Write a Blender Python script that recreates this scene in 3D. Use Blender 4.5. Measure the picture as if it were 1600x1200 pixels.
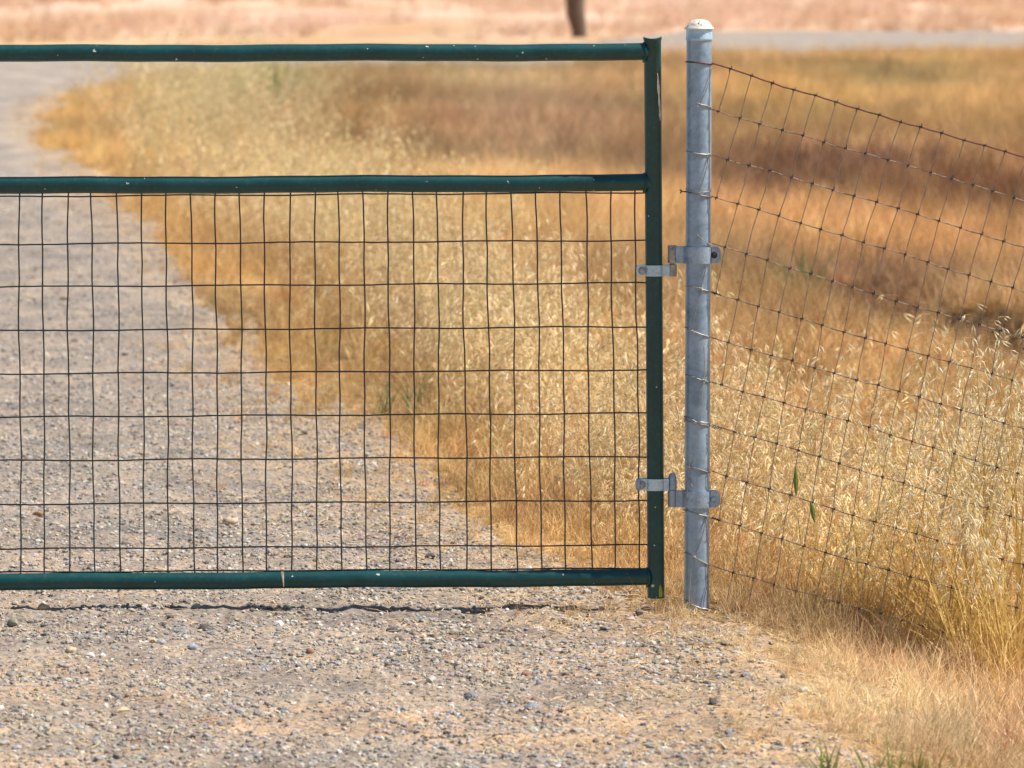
import bpy, math, random
import numpy as np
from mathutils import Vector, Matrix, noise as mnoise

for o in list(bpy.data.objects):
    bpy.data.objects.remove(o, do_unlink=True)
SC = bpy.context.scene
COL = SC.collection
random.seed(7)
rng = np.random.default_rng(11)

# ------------------------------------------------------------------ camera, sky, sun, exposure
CAM_H, CAM_D, FOC = 1.62, 12.0, 8000.0          # metres above ground, metres to the gate, focal length in photo pixels
PITCH = math.atan(723 / FOC)
cam_data = bpy.data.cameras.new('camera')
cam = bpy.data.objects.new('camera', cam_data)
COL.objects.link(cam)
cam.location = (0, -CAM_D, CAM_H)
cam.rotation_euler = (math.pi / 2 - PITCH, 0, 0)
cam_data.sensor_width = 36.0
cam_data.lens = 36.0 * FOC / 1600
cam_data.clip_start = 0.1
cam_data.clip_end = 2000
cam_data.dof.use_dof = True
cam_data.dof.focus_distance = 12.07
cam_data.dof.aperture_fstop = 8.2
SC.camera = cam
SC.render.resolution_x, SC.render.resolution_y = 1024, 768

SUN_AZ, SUN_EL = 87.2, 57.0                       # degrees right of the direction towards the camera, elevation
sa, se = math.radians(SUN_AZ), math.radians(SUN_EL)
to_sun = Vector((math.sin(sa) * math.cos(se), -math.cos(sa) * math.cos(se), math.sin(se)))
W = bpy.data.worlds.new('World')
SC.world = W
W.use_nodes = True
wn = W.node_tree.nodes
sky = wn.new('ShaderNodeTexSky')
sky.sky_type = 'NISHITA'
sky.sun_disc = False
sky.sun_elevation = se
sky.sun_rotation = math.atan2(to_sun.x, to_sun.y)
sky.air_density = 1.0
sky.dust_density = 0.6
wn['Background'].inputs[1].default_value = 0.075
W.node_tree.links.new(sky.outputs[0], wn['Background'].inputs[0])
sd = bpy.data.lights.new('sun', 'SUN')
sd.energy = 5.0
sd.angle = math.radians(0.53)
sd.color = (1.0, 0.955, 0.88)
sun = bpy.data.objects.new('sun', sd)
sun.rotation_euler = to_sun.to_track_quat('Z', 'Y').to_euler()
sun.location = (4, -2, 9)
COL.objects.link(sun)
SC.view_settings.view_transform = 'Standard'
SC.view_settings.look = 'None'
SC.view_settings.gamma = 1
SC.view_settings.use_curve_mapping = False
SC.view_settings.exposure = 0.36

# ------------------------------------------------------------------ helpers
def at(px, py, y=0.0):
    """photo pixel -> world point on the vertical plane at world y"""
    cx, cy = (px - 800) / FOC, -(py - 600) / FOC
    c, s = math.cos(PITCH), math.sin(PITCH)
    dx, dy, dz = cx, c + cy * s, -s + cy * c
    t = (y + CAM_D) / dy
    return Vector((dx * t, y, CAM_H + dz * t))

def gpx(px, py):
    """photo pixel -> (x, distance) on level ground"""
    d = FOC * CAM_H / (py + 123.0)
    return (px - 800) / FOC * d, d

def vnoise(x, y, seed=0):
    xi, yi = np.floor(x).astype(np.int64), np.floor(y).astype(np.int64)
    xf, yf = x - xi, y - yi
    def h(a, b):
        n = (a * 374761393 + b * 668265263 + seed * 974634777) & 0xFFFFFFFF
        n = ((n ^ (n >> 13)) * 1274126177) & 0xFFFFFFFF
        n = (n ^ (n >> 16)) & 0xFFFFFFFF
        return n / 4294967295.0
    u, v = xf * xf * (3 - 2 * xf), yf * yf * (3 - 2 * yf)
    return (h(xi, yi) * (1 - u) + h(xi + 1, yi) * u) * (1 - v) + (h(xi, yi + 1) * (1 - u) + h(xi + 1, yi + 1) * u) * v

def fbm(x, y, seed=0, oc=3):
    s, a, t = 0, 1.0, 0.0
    for k in range(oc):
        s = s + a * vnoise(x * 2 ** k, y * 2 ** k, seed + k)
        t += a
        a *= 0.5
    return s / t

def sstep(a, b, x):
    t = np.clip((x - a) / (b - a), 0, 1)
    return t * t * (3 - 2 * t)

class MB:
    def __init__(s):
        s.v, s.f, s.m = [], [], []
    def add(s, vs, fs, mi=0):
        b = len(s.v)
        s.v += [tuple(v) for v in vs]
        s.f += [tuple(b + i for i in f) for f in fs]
        s.m += [mi] * len(fs)
    def tube(s, pts, r, seg=8, caps=True, mi=0):
        pts = [Vector(p) for p in pts]
        n = len(pts)
        rs = r if isinstance(r, (list, tuple)) else [r] * n
        t0 = (pts[1] - pts[0]).normalized()
        up = Vector((0, 0, 1)) if abs(t0.z) < 0.9 else Vector((0, 1, 0))
        a = t0.cross(up).normalized()
        vs = []
        for i in range(n):
            t = (pts[min(i + 1, n - 1)] - pts[max(i - 1, 0)]).normalized()
            a = (a - t * a.dot(t)).normalized()
            b = t.cross(a)
            for k in range(seg):
                an = 2 * math.pi * k / seg
                vs.append(pts[i] + (a * math.cos(an) + b * math.sin(an)) * rs[i])
        fs = [(i * seg + k, i * seg + (k + 1) % seg, (i + 1) * seg + (k + 1) % seg, (i + 1) * seg + k)
              for i in range(n - 1) for k in range(seg)]
        if caps:
            fs.append(tuple(range(seg))[::-1])
            fs.append(tuple((n - 1) * seg + k for k in range(seg)))
        s.add(vs, fs, mi)
    def lathe(s, prof, c, seg=32, mi=0):
        """prof = [(r, z)], around the vertical axis through c"""
        c = Vector(c)
        vs = [c + Vector((r * math.cos(2 * math.pi * k / seg), r * math.sin(2 * math.pi * k / seg), z))
              for r, z in prof for k in range(seg)]
        fs = [(i * seg + k, i * seg + (k + 1) % seg, (i + 1) * seg + (k + 1) % seg, (i + 1) * seg + k)
              for i in range(len(prof) - 1) for k in range(seg)]
        s.add(vs, fs, mi)
    def ribbon(s, path, th, mi=0):
        """path = [(x, y, z0, z1)] plan outline of a strap, thickness th to the side"""
        n = len(path)
        vs = []
        for i in range(n):
            p, q = path[max(i - 1, 0)], path[min(i + 1, n - 1)]
            t = Vector((q[0] - p[0], q[1] - p[1])).normalized()
            nx, ny = t.y, -t.x
            x, y, z0, z1 = path[i]
            vs += [(x, y, z0), (x, y, z1), (x + nx * th, y + ny * th, z1), (x + nx * th, y + ny * th, z0)]
        fs = []
        for i in range(n - 1):
            a, b = i * 4, i * 4 + 4
            for k in range(4):
                fs.append((a + k, a + (k + 1) % 4, b + (k + 1) % 4, b + k))
        fs += [(0, 3, 2, 1), tuple((n - 1) * 4 + k for k in range(4))]
        s.add(vs, fs, mi)
    def mesh(s, name, mats, smooth=True):
        me = bpy.data.meshes.new(name)
        me.from_pydata(s.v, [], s.f)
        for m in (mats if isinstance(mats, (list, tuple)) else [mats]):
            me.materials.append(m)
        if s.m and max(s.m):
            me.polygons.foreach_set('material_index', s.m)
        if smooth:
            me.polygons.foreach_set('use_smooth', [True] * len(s.f))
            try:
                me.set_sharp_from_angle(angle=math.radians(40))
            except Exception:
                pass
        me.update()
        return me
    def build(s, name, mats, parent=None, smooth=True):
        return link(name, s.mesh(name, mats, smooth), parent)

def link(name, me, parent=None):
    o = bpy.data.objects.new(name, me)
    COL.objects.link(o)
    if parent is not None:
        o.parent = parent
        o.matrix_parent_inverse = Matrix.Translation(-world_loc(parent))
    return o

def world_loc(o):
    # only top-level roots carry a location; their parts are modelled in world coordinates
    return Vector(o.location) if o.parent is None else Vector((0, 0, 0))

def empty(name, loc, label, cat, group=None):
    o = bpy.data.objects.new(name, None)
    o.empty_display_size = 0.1
    COL.objects.link(o)
    o.location = loc
    tag(o, label, cat, group)
    return o

def tag(o, label=None, cat=None, group=None, kind=None):
    if label: o['label'] = label
    if cat: o['category'] = cat
    if group: o['group'] = group
    if kind: o['kind'] = kind
    return o

# ------------------------------------------------------------------ materials
def new_mat(name):
    m = bpy.data.materials.new(name)
    m.use_nodes = True
    nt = m.node_tree
    return m, nt, nt.nodes, nt.links, nt.nodes['Principled BSDF']

def N(nt, typ, **kw):
    n = nt.nodes.new(typ)
    for k, v in kw.items():
        if k in ('operation', 'blend_type', 'data_type', 'attribute_name', 'attribute_type', 'feature', 'distance'):
            setattr(n, k, v)
        else:
            n.inputs[k].default_value = v
    return n

def ramp(nt, stops):
    r = nt.nodes.new('ShaderNodeValToRGB')
    e = r.color_ramp.elements
    while len(e) < len(stops):
        e.new(0.5)
    for el, (p, c) in zip(e, stops):
        el.position = p
        el.color = (*c, 1) if len(c) == 3 else c
    return r

def mix(nt, fac, a, b, blend='MIX'):
    n = nt.nodes.new('ShaderNodeMix')
    n.data_type = 'RGBA'
    n.blend_type = blend
    for sock, val in ((n.inputs[0], fac), (n.inputs[6], a), (n.inputs[7], b)):
        if hasattr(val, 'links') or hasattr(val, 'is_linked'):
            nt.links.new(val, sock)
        else:
            sock.default_value = val if not isinstance(val, tuple) or len(val) == 4 else (*val, 1)
    return n.outputs[2]

def noise_tex(nt, scale, detail=4, rough=0.55, vec=None, dist=0.0):
    n = nt.nodes.new('ShaderNodeTexNoise')
    n.inputs['Scale'].default_value = scale
    n.inputs['Detail'].default_value = detail
    n.inputs['Roughness'].default_value = rough
    n.inputs['Distortion'].default_value = dist
    if vec is None:
        g = nt.nodes.new('ShaderNodeNewGeometry')
        vec = g.outputs['Position']
    nt.links.new(vec, n.inputs['Vector'])
    return n.outputs['Fac']

def mapped(nt, sx, sy, sz):
    g = nt.nodes.new('ShaderNodeNewGeometry')
    m = nt.nodes.new('ShaderNodeMapping')
    m.inputs['Scale'].default_value = (sx, sy, sz)
    nt.links.new(g.outputs['Position'], m.inputs['Vector'])
    return m.outputs[0]

def bump(nt, h, strength, dist):
    b = nt.nodes.new('ShaderNodeBump')
    b.inputs['Strength'].default_value = strength
    b.inputs['Distance'].default_value = dist
    nt.links.new(h, b.inputs['Height'])
    return b.outputs[0]

def ground_mat(name, gravelly):
    m, nt, nd, lk, p = new_mat(name)
    a = N(nt, 'ShaderNodeAttribute', attribute_name='tint')
    if gravelly:
        fine = ramp(nt, [(0.32, (0.20, 0.185, 0.18)), (0.45, (0.78, 0.76, 0.74)), (0.56, (1.05, 1.0, 0.95)), (0.72, (1.3, 1.28, 1.25))])
        lk.new(noise_tex(nt, 75, 5, 0.7), fine.inputs[0])
        c = mix(nt, 1.0, a.outputs['Color'], fine.outputs[0], 'MULTIPLY')
        # individual grains: each cell of stone has its own hue
        v = nd.new('ShaderNodeTexVoronoi')
        v.inputs['Scale'].default_value = 110
        g = nd.new('ShaderNodeNewGeometry')
        lk.new(g.outputs['Position'], v.inputs['Vector'])
        hue = ramp(nt, [(0.0, (0.70, 0.72, 0.78)), (0.3, (1.0, 0.98, 0.97)), (0.55, (1.15, 1.02, 0.86)), (0.8, (1.05, 0.9, 0.76)), (1.0, (1.25, 1.24, 1.25))])
        sep = nd.new('ShaderNodeSeparateColor')
        lk.new(v.outputs['Color'], sep.inputs[0])
        lk.new(sep.outputs[0], hue.inputs[0])
        c = mix(nt, 0.75, c, hue.outputs[0], 'MULTIPLY')
        big = ramp(nt, [(0.3, (0.80, 0.80, 0.83)), (0.7, (1.16, 1.1, 1.03))])
        lk.new(noise_tex(nt, 3.5, 4, 0.6), big.inputs[0])
        c = mix(nt, 0.8, c, big.outputs[0], 'MULTIPLY')
        lk.new(bump(nt, noise_tex(nt, 160, 3, 0.7), 0.8, 0.006), p.inputs['Normal'])
    else:
        fine = ramp(nt, [(0.30, (0.42, 0.38, 0.34)), (0.5, (0.92, 0.9, 0.88)), (0.72, (1.35, 1.35, 1.3))])
        lk.new(noise_tex(nt, 1.0, 5, 0.7, mapped(nt, 45, 20, 45)), fine.inputs[0])
        c = mix(nt, 1.0, a.outputs['Color'], fine.outputs[0], 'MULTIPLY')
        big = ramp(nt, [(0.33, (0.72, 0.68, 0.66)), (0.5, (1, 1, 1)), (0.68, (1.18, 1.14, 1.05))])
        lk.new(noise_tex(nt, 0.9, 5, 0.65), big.inputs[0])
        c = mix(nt, 0.8, c, big.outputs[0], 'MULTIPLY')
        lk.new(bump(nt, noise_tex(nt, 40, 4, 0.7), 0.9, 0.02), p.inputs['Normal'])
    lk.new(c, p.inputs['Base Color'])
    p.inputs['Roughness'].default_value = 0.95
    p.inputs['Specular IOR Level'].default_value = 0.15
    return m

M_GRAVEL = ground_mat('gravel', True)
M_DRYGROUND = ground_mat('dry_ground', False)
M_ROAD = ground_mat('dirt_road', True)
M_FIELD = ground_mat('pale_field', False)

def straw_mat(name, mult, transl=0.35, use_inst=True, rough=0.6):
    m, nt, nd, lk, p = new_mat(name)
    if use_inst:
        a = N(nt, 'ShaderNodeAttribute', attribute_name='tint', attribute_type='INSTANCER')
        col = mix(nt, 1.0, a.outputs['Color'], mult, 'MULTIPLY')
    else:
        rgb = nd.new('ShaderNodeRGB')
        rgb.outputs[0].default_value = (*mult, 1)
        col = rgb.outputs[0]
    v = ramp(nt, [(0.3, (0.62, 0.58, 0.52)), (0.52, (1, 1, 1)), (0.72, (1.28, 1.27, 1.25))])
    lk.new(noise_tex(nt, 55, 3, 0.6), v.inputs[0])
    col = mix(nt, 1.0, col, v.outputs[0], 'MULTIPLY')
    lk.new(col, p.inputs['Base Color'])
    p.inputs['Roughness'].default_value = rough
    p.inputs['Specular IOR Level'].default_value = 0.35
    tr = nd.new('ShaderNodeBsdfTranslucent')
    lk.new(col, tr.inputs[0])
    ms = nd.new('ShaderNodeMixShader')
    ms.inputs[0].default_value = transl
    lk.new(p.outputs[0], ms.inputs[1])
    lk.new(tr.outputs[0], ms.inputs[2])
    lk.new(ms.outputs[0], nd['Material Output'].inputs[0])
    return m

M_BLADE = straw_mat('dry_blade', (1, 1, 1))
M_BLADE2 = straw_mat('bleached_blade', (1.3, 1.36, 1.5))
M_HEAD = straw_mat('oat_husk', (1.24, 1.38, 1.66), 0.40, rough=0.42)
M_STEM1 = straw_mat('gold_stem', (0.74, 0.53, 0.18), 0.3, False)
M_HEAD1 = straw_mat('pale_husk', (0.88, 0.78, 0.54), 0.4, False, 0.45)
M_GREEN = straw_mat('green_leaf', (0.17, 0.25, 0.045), 0.35, False, 0.5)
M_GREEN2 = straw_mat('dusty_green_leaf', (0.22, 0.25, 0.09), 0.35, False, 0.6)

m, nt, nd, lk, p = new_mat('pebble')
a = N(nt, 'ShaderNodeAttribute', attribute_name='tint', attribute_type='INSTANCER')
v = ramp(nt, [(0.3, (0.7, 0.7, 0.7)), (0.7, (1.2, 1.2, 1.2))])
lk.new(noise_tex(nt, 260, 3), v.inputs[0])
lk.new(mix(nt, 1.0, a.outputs['Color'], v.outputs[0], 'MULTIPLY'), p.inputs['Base Color'])
p.inputs['Roughness'].default_value = 0.85
p.inputs['Specular IOR Level'].default_value = 0.25
M_PEBBLE = m

def stone_mat(name, c):
    m, nt, nd, lk, p = new_mat(name)
    v = ramp(nt, [(0.3, tuple(x * 0.6 for x in c)), (0.5, c), (0.75, tuple(min(1, x * 1.35) for x in c))])
    lk.new(noise_tex(nt, 120, 5, 0.65), v.inputs[0])
    lk.new(v.outputs[0], p.inputs['Base Color'])
    p.inputs['Roughness'].default_value = 0.85
    lk.new(bump(nt, noise_tex(nt, 300, 3), 0.5, 0.002), p.inputs['Normal'])
    return m

def green_paint(name='green_gate_paint', chips=True):
    m, nt, nd, lk, p = new_mat(name)
    tc = nd.new('ShaderNodeTexCoord')
    n = noise_tex(nt, 9, 6, 0.65, tc.outputs['Object'])
    v = ramp(nt, [(0.3, (0.004, 0.044, 0.046)), (0.55, (0.005, 0.062, 0.064)), (0.78, (0.010, 0.084, 0.085))])
    lk.new(n, v.inputs[0])
    col = v.outputs[0]
    # dusty film
    dn = noise_tex(nt, 90, 6, 0.75, tc.outputs['Object'])
    dr = ramp(nt, [(0.52, (0, 0, 0)), (0.75, (1, 1, 1))])
    lk.new(dn, dr.inputs[0])
    ml = nd.new('ShaderNodeMath'); ml.operation = 'MULTIPLY'; ml.inputs[1].default_value = 0.16
    lk.new(dr.outputs[0], ml.inputs[0])
    col = mix(nt, ml.outputs[0], col, (0.22, 0.25, 0.22))
    if chips:
        dis = nd.new('ShaderNodeVectorMath'); dis.operation = 'ADD'
        nn = nd.new('ShaderNodeTexNoise'); nn.inputs['Scale'].default_value = 120
        lk.new(tc.outputs['Object'], nn.inputs['Vector'])
        sc = nd.new('ShaderNodeVectorMath'); sc.operation = 'SCALE'; sc.inputs['Scale'].default_value = 0.012
        lk.new(nn.outputs['Color'], sc.inputs[0])
        lk.new(tc.outputs['Object'], dis.inputs[0]); lk.new(sc.outputs[0], dis.inputs[1])
        fac = None
        for scale, keep, rad in ((26, 0.66, 0.085), (55, 0.80, 0.10)):
            vo = nd.new('ShaderNodeTexVoronoi'); vo.inputs['Scale'].default_value = scale
            lk.new(dis.outputs[0], vo.inputs['Vector'])
            sp = nd.new('ShaderNodeSeparateColor'); lk.new(vo.outputs['Color'], sp.inputs[0])
            g1 = nd.new('ShaderNodeMath'); g1.operation = 'GREATER_THAN'; g1.inputs[1].default_value = keep
            lk.new(sp.outputs[0], g1.inputs[0])
            g2 = nd.new('ShaderNodeMath'); g2.operation = 'LESS_THAN'; g2.inputs[1].default_value = rad
            lk.new(vo.outputs['Distance'], g2.inputs[0])
            mm = nd.new('ShaderNodeMath'); mm.operation = 'MULTIPLY'
            lk.new(g1.outputs[0], mm.inputs[0]); lk.new(g2.outputs[0], mm.inputs[1])
            if fac is None: fac = mm.outputs[0]
            else:
                ad = nd.new('ShaderNodeMath'); ad.operation = 'MAXIMUM'
                lk.new(fac, ad.inputs[0]); lk.new(mm.outputs[0], ad.inputs[1]); fac = ad.outputs[0]
        col = mix(nt, fac, col, (0.60, 0.62, 0.58))
    lk.new(col, p.inputs['Base Color'])
    p.inputs['Roughness'].default_value = 0.38
    p.inputs['Specular IOR Level'].default_value = 0.5
    lk.new(bump(nt, noise_tex(nt, 140, 3, 0.6, tc.outputs['Object']), 0.12, 0.001), p.inputs['Normal'])
    return m
M_PAINT = green_paint()
M_WIRE = green_paint('green_black_wire', False)
for e in M_WIRE.node_tree.nodes:
    if e.type == 'VALTORGB' and e.color_ramp.elements[0].color[1] < 0.06 and e.color_ramp.elements[0].color[1] > 0.01:
        for q in e.color_ramp.elements:
            q.color = (0.012 + q.position * 0.012, 0.022 + 0.014 * q.position, 0.028 + 0.012 * q.position, 1)

def metal(name, base, dark, rough=0.5, metallic=0.6, scale=18, bs=0.15):
    m, nt, nd, lk, p = new_mat(name)
    tc = nd.new('ShaderNodeTexCoord')
    n1 = noise_tex(nt, scale, 6, 0.7, tc.outputs['Object'], 0.6)
    v = ramp(nt, [(0.32, dark), (0.5, base), (0.72, tuple(min(1, x * 1.25) for x in base))])
    lk.new(n1, v.inputs[0])
    n2 = noise_tex(nt, scale * 7, 4, 0.7, tc.outputs['Object'])
    v2 = ramp(nt, [(0.35, (0.82, 0.83, 0.85)), (0.65, (1.1, 1.1, 1.1))])
    lk.new(n2, v2.inputs[0])
    lk.new(mix(nt, 1.0, v.outputs[0], v2.outputs[0], 'MULTIPLY'), p.inputs['Base Color'])
    p.inputs['Metallic'].default_value = metallic
    rr = ramp(nt, [(0.3, (rough - 0.1,) * 3), (0.7, (rough + 0.12,) * 3)])
    lk.new(n2, rr.inputs[0]); lk.new(rr.outputs[0], p.inputs['Roughness'])
    lk.new(bump(nt, n2, bs, 0.002), p.inputs['Normal'])
    return m
M_GALV = metal('galvanised_steel', (0.32, 0.435, 0.57), (0.17, 0.25, 0.36), 0.38, 0.35, 9)
M_BRIGHT = metal('zinc_plated_steel', (0.54, 0.72, 0.86), (0.40, 0.55, 0.70), 0.36, 0.4, 30)
M_CAST = metal('cast_galvanised', (0.36, 0.47, 0.59), (0.22, 0.30, 0.40), 0.38, 0.4, 40, 0.35)
M_WEATHER = metal('weathered_zinc', (0.50, 0.49, 0.44), (0.16, 0.14, 0.11), 0.65, 0.3, 120, 0.4)
M_CAP = metal('chalky_aluminium_cap', (0.82, 0.74, 0.66), (0.50, 0.42, 0.32), 0.65, 0.15, 60, 0.4)
M_RUST = metal('rust_red_wire', (0.17, 0.065, 0.055), (0.07, 0.028, 0.022), 0.7, 0.3, 60)
M_FWIRE = metal('dull_fence_wire', (0.34, 0.28, 0.22), (0.08, 0.06, 0.048), 0.6, 0.4, 50)
M_STAY = metal('stay_wire', (0.30, 0.24, 0.21), (0.11, 0.08, 0.07), 0.55, 0.4, 45)
M_KNOT = metal('dark_knot', (0.045, 0.038, 0.035), (0.018, 0.015, 0.013), 0.7, 0.4, 90)
M_BARE = metal('bare_scraped_steel', (0.72, 0.72, 0.68), (0.40, 0.36, 0.28), 0.45, 0.3, 80)

m, nt, nd, lk, p = new_mat('bark')
v = ramp(nt, [(0.3, (0.09, 0.06, 0.042)), (0.55, (0.19, 0.125, 0.085)), (0.75, (0.30, 0.21, 0.15))])
lk.new(noise_tex(nt, 1.0, 6, 0.7, mapped(nt, 22, 22, 4)), v.inputs[0])
lk.new(v.outputs[0], p.inputs['Base Color'])
p.inputs['Roughness'].default_value = 0.95
lk.new(bump(nt, noise_tex(nt, 1.0, 5, 0.7, mapped(nt, 30, 30, 5)), 1.0, 0.03), p.inputs['Normal'])
M_BARK = m

# ------------------------------------------------------------------ land: where gravel, road and grass lie (world metres)
EDGE = [(1900, 1300), (1420, 1215), (1285, 1160), (1205, 1075), (1180, 1010), (1100, 968), (1025, 945), (960, 905), (860, 868), (760, 830), (660, 780),
        (600, 722), (545, 670), (500, 610), (455, 560), (425, 500), (375, 440), (300, 385), (215, 330), (165, 276),
        (125, 240), (85, 212), (72, 186), (80, 160), (125, 145), (220, 130), (420, 118), (900, 108)]
E = [gpx(*q) for q in EDGE]
E = [(E[0][0] + 1.5, 2.0)] + E
ed = np.array([e[1] for e in E]); ex = np.array([e[0] for e in E])
# below: the far bend makes the edge two-valued, so use a polygon test
R1 = gpx(500, 97)
POLY = E + [(14.0, 62.0), (14.0, 58.0)]
POLY = E + [gpx(900, 90), gpx(400, 92), gpx(-400, 94), (-30, 60), (-30, 2.0)]
PX = np.array([q[0] for q in POLY]); PD = np.array([q[1] for q in POLY])

def seg_dist(x, d, ax, ad, bx, bd):
    # distances measured with depth squeezed as things at that distance look, so that noise works evenly
    vx, vd = bx - ax, bd - ad
    t = np.clip(((x - ax) * vx + (d - ad) * vd) / (vx * vx + vd * vd + 1e-9), 0, 1)
    return np.hypot(x - ax - t * vx, d - ad - t * vd)

def drive_sd(x, d):
    """signed distance to the edge of the gravel (positive inside)"""
    inside = np.zeros(x.shape, bool)
    n = len(PX)
    for i in range(n):
        j = (i + 1) % n
        c = ((PD[i] > d) != (PD[j] > d)) & (x < (PX[j] - PX[i]) * (d - PD[i]) / (PD[j] - PD[i] + 1e-12) + PX[i])
        inside ^= c
    dist = np.full(x.shape, 1e9)
    for i in range(len(E) - 1):
        dist = np.minimum(dist, seg_dist(x, d, E[i][0], E[i][1], E[i + 1][0], E[i + 1][1]))
    return np.where(inside, dist, -dist)

ROAD = [(-30, 63.0, 61.0), gpx(0, 78)[::1] + (0,), (0, 0, 0)]
def road_edges(x):
    """near and far distance of the crossing dirt road"""
    xs = np.array([-40, -6, 0.5, 1.6, 2.6, 7.0, 40])
    near = np.array([56, 58.5, 59.2, 60.3, 60.8, 62.5, 72])
    far = np.array([63, 65.5, 67.6, 71.5, 76.0, 75.0, 84])
    return np.interp(x, xs, near), np.interp(x, xs, far)

def sdf_all(x, d):
    s = drive_sd(x, d)
    w = np.clip(d / 12.0, 1, 2.2)
    wob = (fbm(x * 3.3 / w + 7, d * 1.9 / w, 3) - 0.5) * 0.36 * w + (fbm(x * 13 / w, d * 8 / w, 5) - 0.5) * 0.15 * w
    # the verge in front of the gate is loose and straggly
    return s + wob

def road_m(x, d):
    n, f = road_edges(x)
    wob = (fbm(x * 0.7, d * 0.25, 9, 5) - 0.5) * 3.0
    return (d > n + wob) & (d < f + wob)

GROOVE = [gpx(1320, 462), gpx(1440, 500), gpx(1560, 535), gpx(1800, 590)]
def groove(x, d):
    g = np.full(x.shape, 1e9)
    for a, b in zip(GROOVE[:-1], GROOVE[1:]):
        g = np.minimum(g, seg_dist(x, d, a[0], a[1], b[0], b[1]))
    return g

def height(x, d):
    grass = sstep(0.1, -0.5, drive_sd(x, d))
    z = (fbm(x * 0.55, d * 0.4, 21) - 0.5) * 0.22 * sstep(15, 24, d) * grass * sstep(62, 55, d)
    z = z + (fbm(x * 1.9, d * 1.2, 22) - 0.5) * 0.05 * grass
    z = z - 0.20 * sstep(0.42, 1.35, x) * sstep(9.0, 11.6, d) * sstep(19, 14, d)
    z = z - 0.07 * sstep(0.5, 1.2, x) * sstep(11.6, 9.0, d)
    g = groove(x, d)
    z = z - 0.22 * np.exp(-(g / 0.25) ** 2) + 0.05 * np.exp(-((g - 0.55) / 0.3) ** 2)
    fine = (fbm(x * 11, d * 11, 31) - 0.5) * 0.022 + (fbm(x * 38, d * 38, 33, 2) - 0.5) * 0.011 + (vnoise(x * 85, d * 85, 35) - 0.5) * 0.005
    fine = fine + (fbm(x * 24, d * 24, 37, 3) - 0.5) * 0.024 * np.exp(-((d - 11.88) / 0.22) ** 2) * sstep(1.0, 0.4, x)
    z = z + fine * sstep(60, 20, d)
    # a shallow wheel rut and hollow in front of the gate
    return z

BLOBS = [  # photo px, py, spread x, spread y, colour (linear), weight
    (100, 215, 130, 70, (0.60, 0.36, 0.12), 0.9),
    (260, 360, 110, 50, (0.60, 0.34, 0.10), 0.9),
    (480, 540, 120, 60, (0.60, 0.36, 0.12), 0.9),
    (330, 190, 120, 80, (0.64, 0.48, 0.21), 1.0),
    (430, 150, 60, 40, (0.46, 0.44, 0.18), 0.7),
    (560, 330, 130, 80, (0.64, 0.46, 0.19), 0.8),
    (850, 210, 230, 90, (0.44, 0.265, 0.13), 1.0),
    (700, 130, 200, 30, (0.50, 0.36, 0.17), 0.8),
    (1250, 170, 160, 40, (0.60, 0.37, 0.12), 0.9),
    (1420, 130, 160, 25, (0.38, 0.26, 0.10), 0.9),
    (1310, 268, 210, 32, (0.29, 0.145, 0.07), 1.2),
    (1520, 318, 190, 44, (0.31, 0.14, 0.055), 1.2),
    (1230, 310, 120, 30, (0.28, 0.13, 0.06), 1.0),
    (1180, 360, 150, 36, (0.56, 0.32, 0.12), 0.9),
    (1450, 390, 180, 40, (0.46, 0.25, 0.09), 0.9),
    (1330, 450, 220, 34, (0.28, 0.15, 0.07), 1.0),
    (1500, 530, 140, 26, (0.20, 0.11, 0.05), 1.0),  # dark tone along the groove, painted in for the shade of the hollow
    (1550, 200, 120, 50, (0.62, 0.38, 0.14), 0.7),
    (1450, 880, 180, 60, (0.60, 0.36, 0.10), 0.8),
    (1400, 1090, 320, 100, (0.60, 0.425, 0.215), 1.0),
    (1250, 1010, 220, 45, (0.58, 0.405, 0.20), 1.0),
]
def lowgrass(x, d):
    px, py = 800 + FOC * x / d, FOC * CAM_H / d - 123
    return np.exp(-((px - 1480) / 230) ** 2 - ((py - 530 - (px - 1480) * 0.28) / 62) ** 2)

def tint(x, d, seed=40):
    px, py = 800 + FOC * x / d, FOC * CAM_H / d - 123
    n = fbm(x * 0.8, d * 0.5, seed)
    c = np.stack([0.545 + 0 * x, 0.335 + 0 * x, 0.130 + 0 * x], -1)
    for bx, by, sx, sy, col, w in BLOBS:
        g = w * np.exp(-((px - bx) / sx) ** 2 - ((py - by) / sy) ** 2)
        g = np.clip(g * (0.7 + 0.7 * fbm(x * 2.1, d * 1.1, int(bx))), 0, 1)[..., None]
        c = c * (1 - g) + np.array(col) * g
    far = sstep(62, 76, d)[..., None]
    nf = fbm(x * 0.55, d * 0.10, seed + 9, 5); n = n * 0.4 + nf * 0.6
    pink = np.stack([0.72 + 0.55 * (n - .5), 0.49 + 0.60 * (n - .5), 0.335 + 0.65 * (n - .5)], -1)
    c = c * (0.86 + 0.28 * n[..., None])
    m2 = fbm(x * 2.6 / np.clip(d / 18, 1, 3), d * 1.3 / np.clip(d / 18, 1, 3), seed + 5, 4)
    m3 = fbm(x * 1.1 / np.clip(d / 20, 1, 2.5) + 0.35 * d, d * 0.9 / np.clip(d / 20, 1, 2.5), seed + 77, 4)
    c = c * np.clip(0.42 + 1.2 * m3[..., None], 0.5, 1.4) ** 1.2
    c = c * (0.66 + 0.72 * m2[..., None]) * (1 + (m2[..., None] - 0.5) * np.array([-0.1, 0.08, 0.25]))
    c = c * np.array([1.12, 1.17, 1.32])
    # the field thins out and greys with old thatch away from the drive
    c = c * 0.96
    return c * (1 - far) + pink * far

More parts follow.
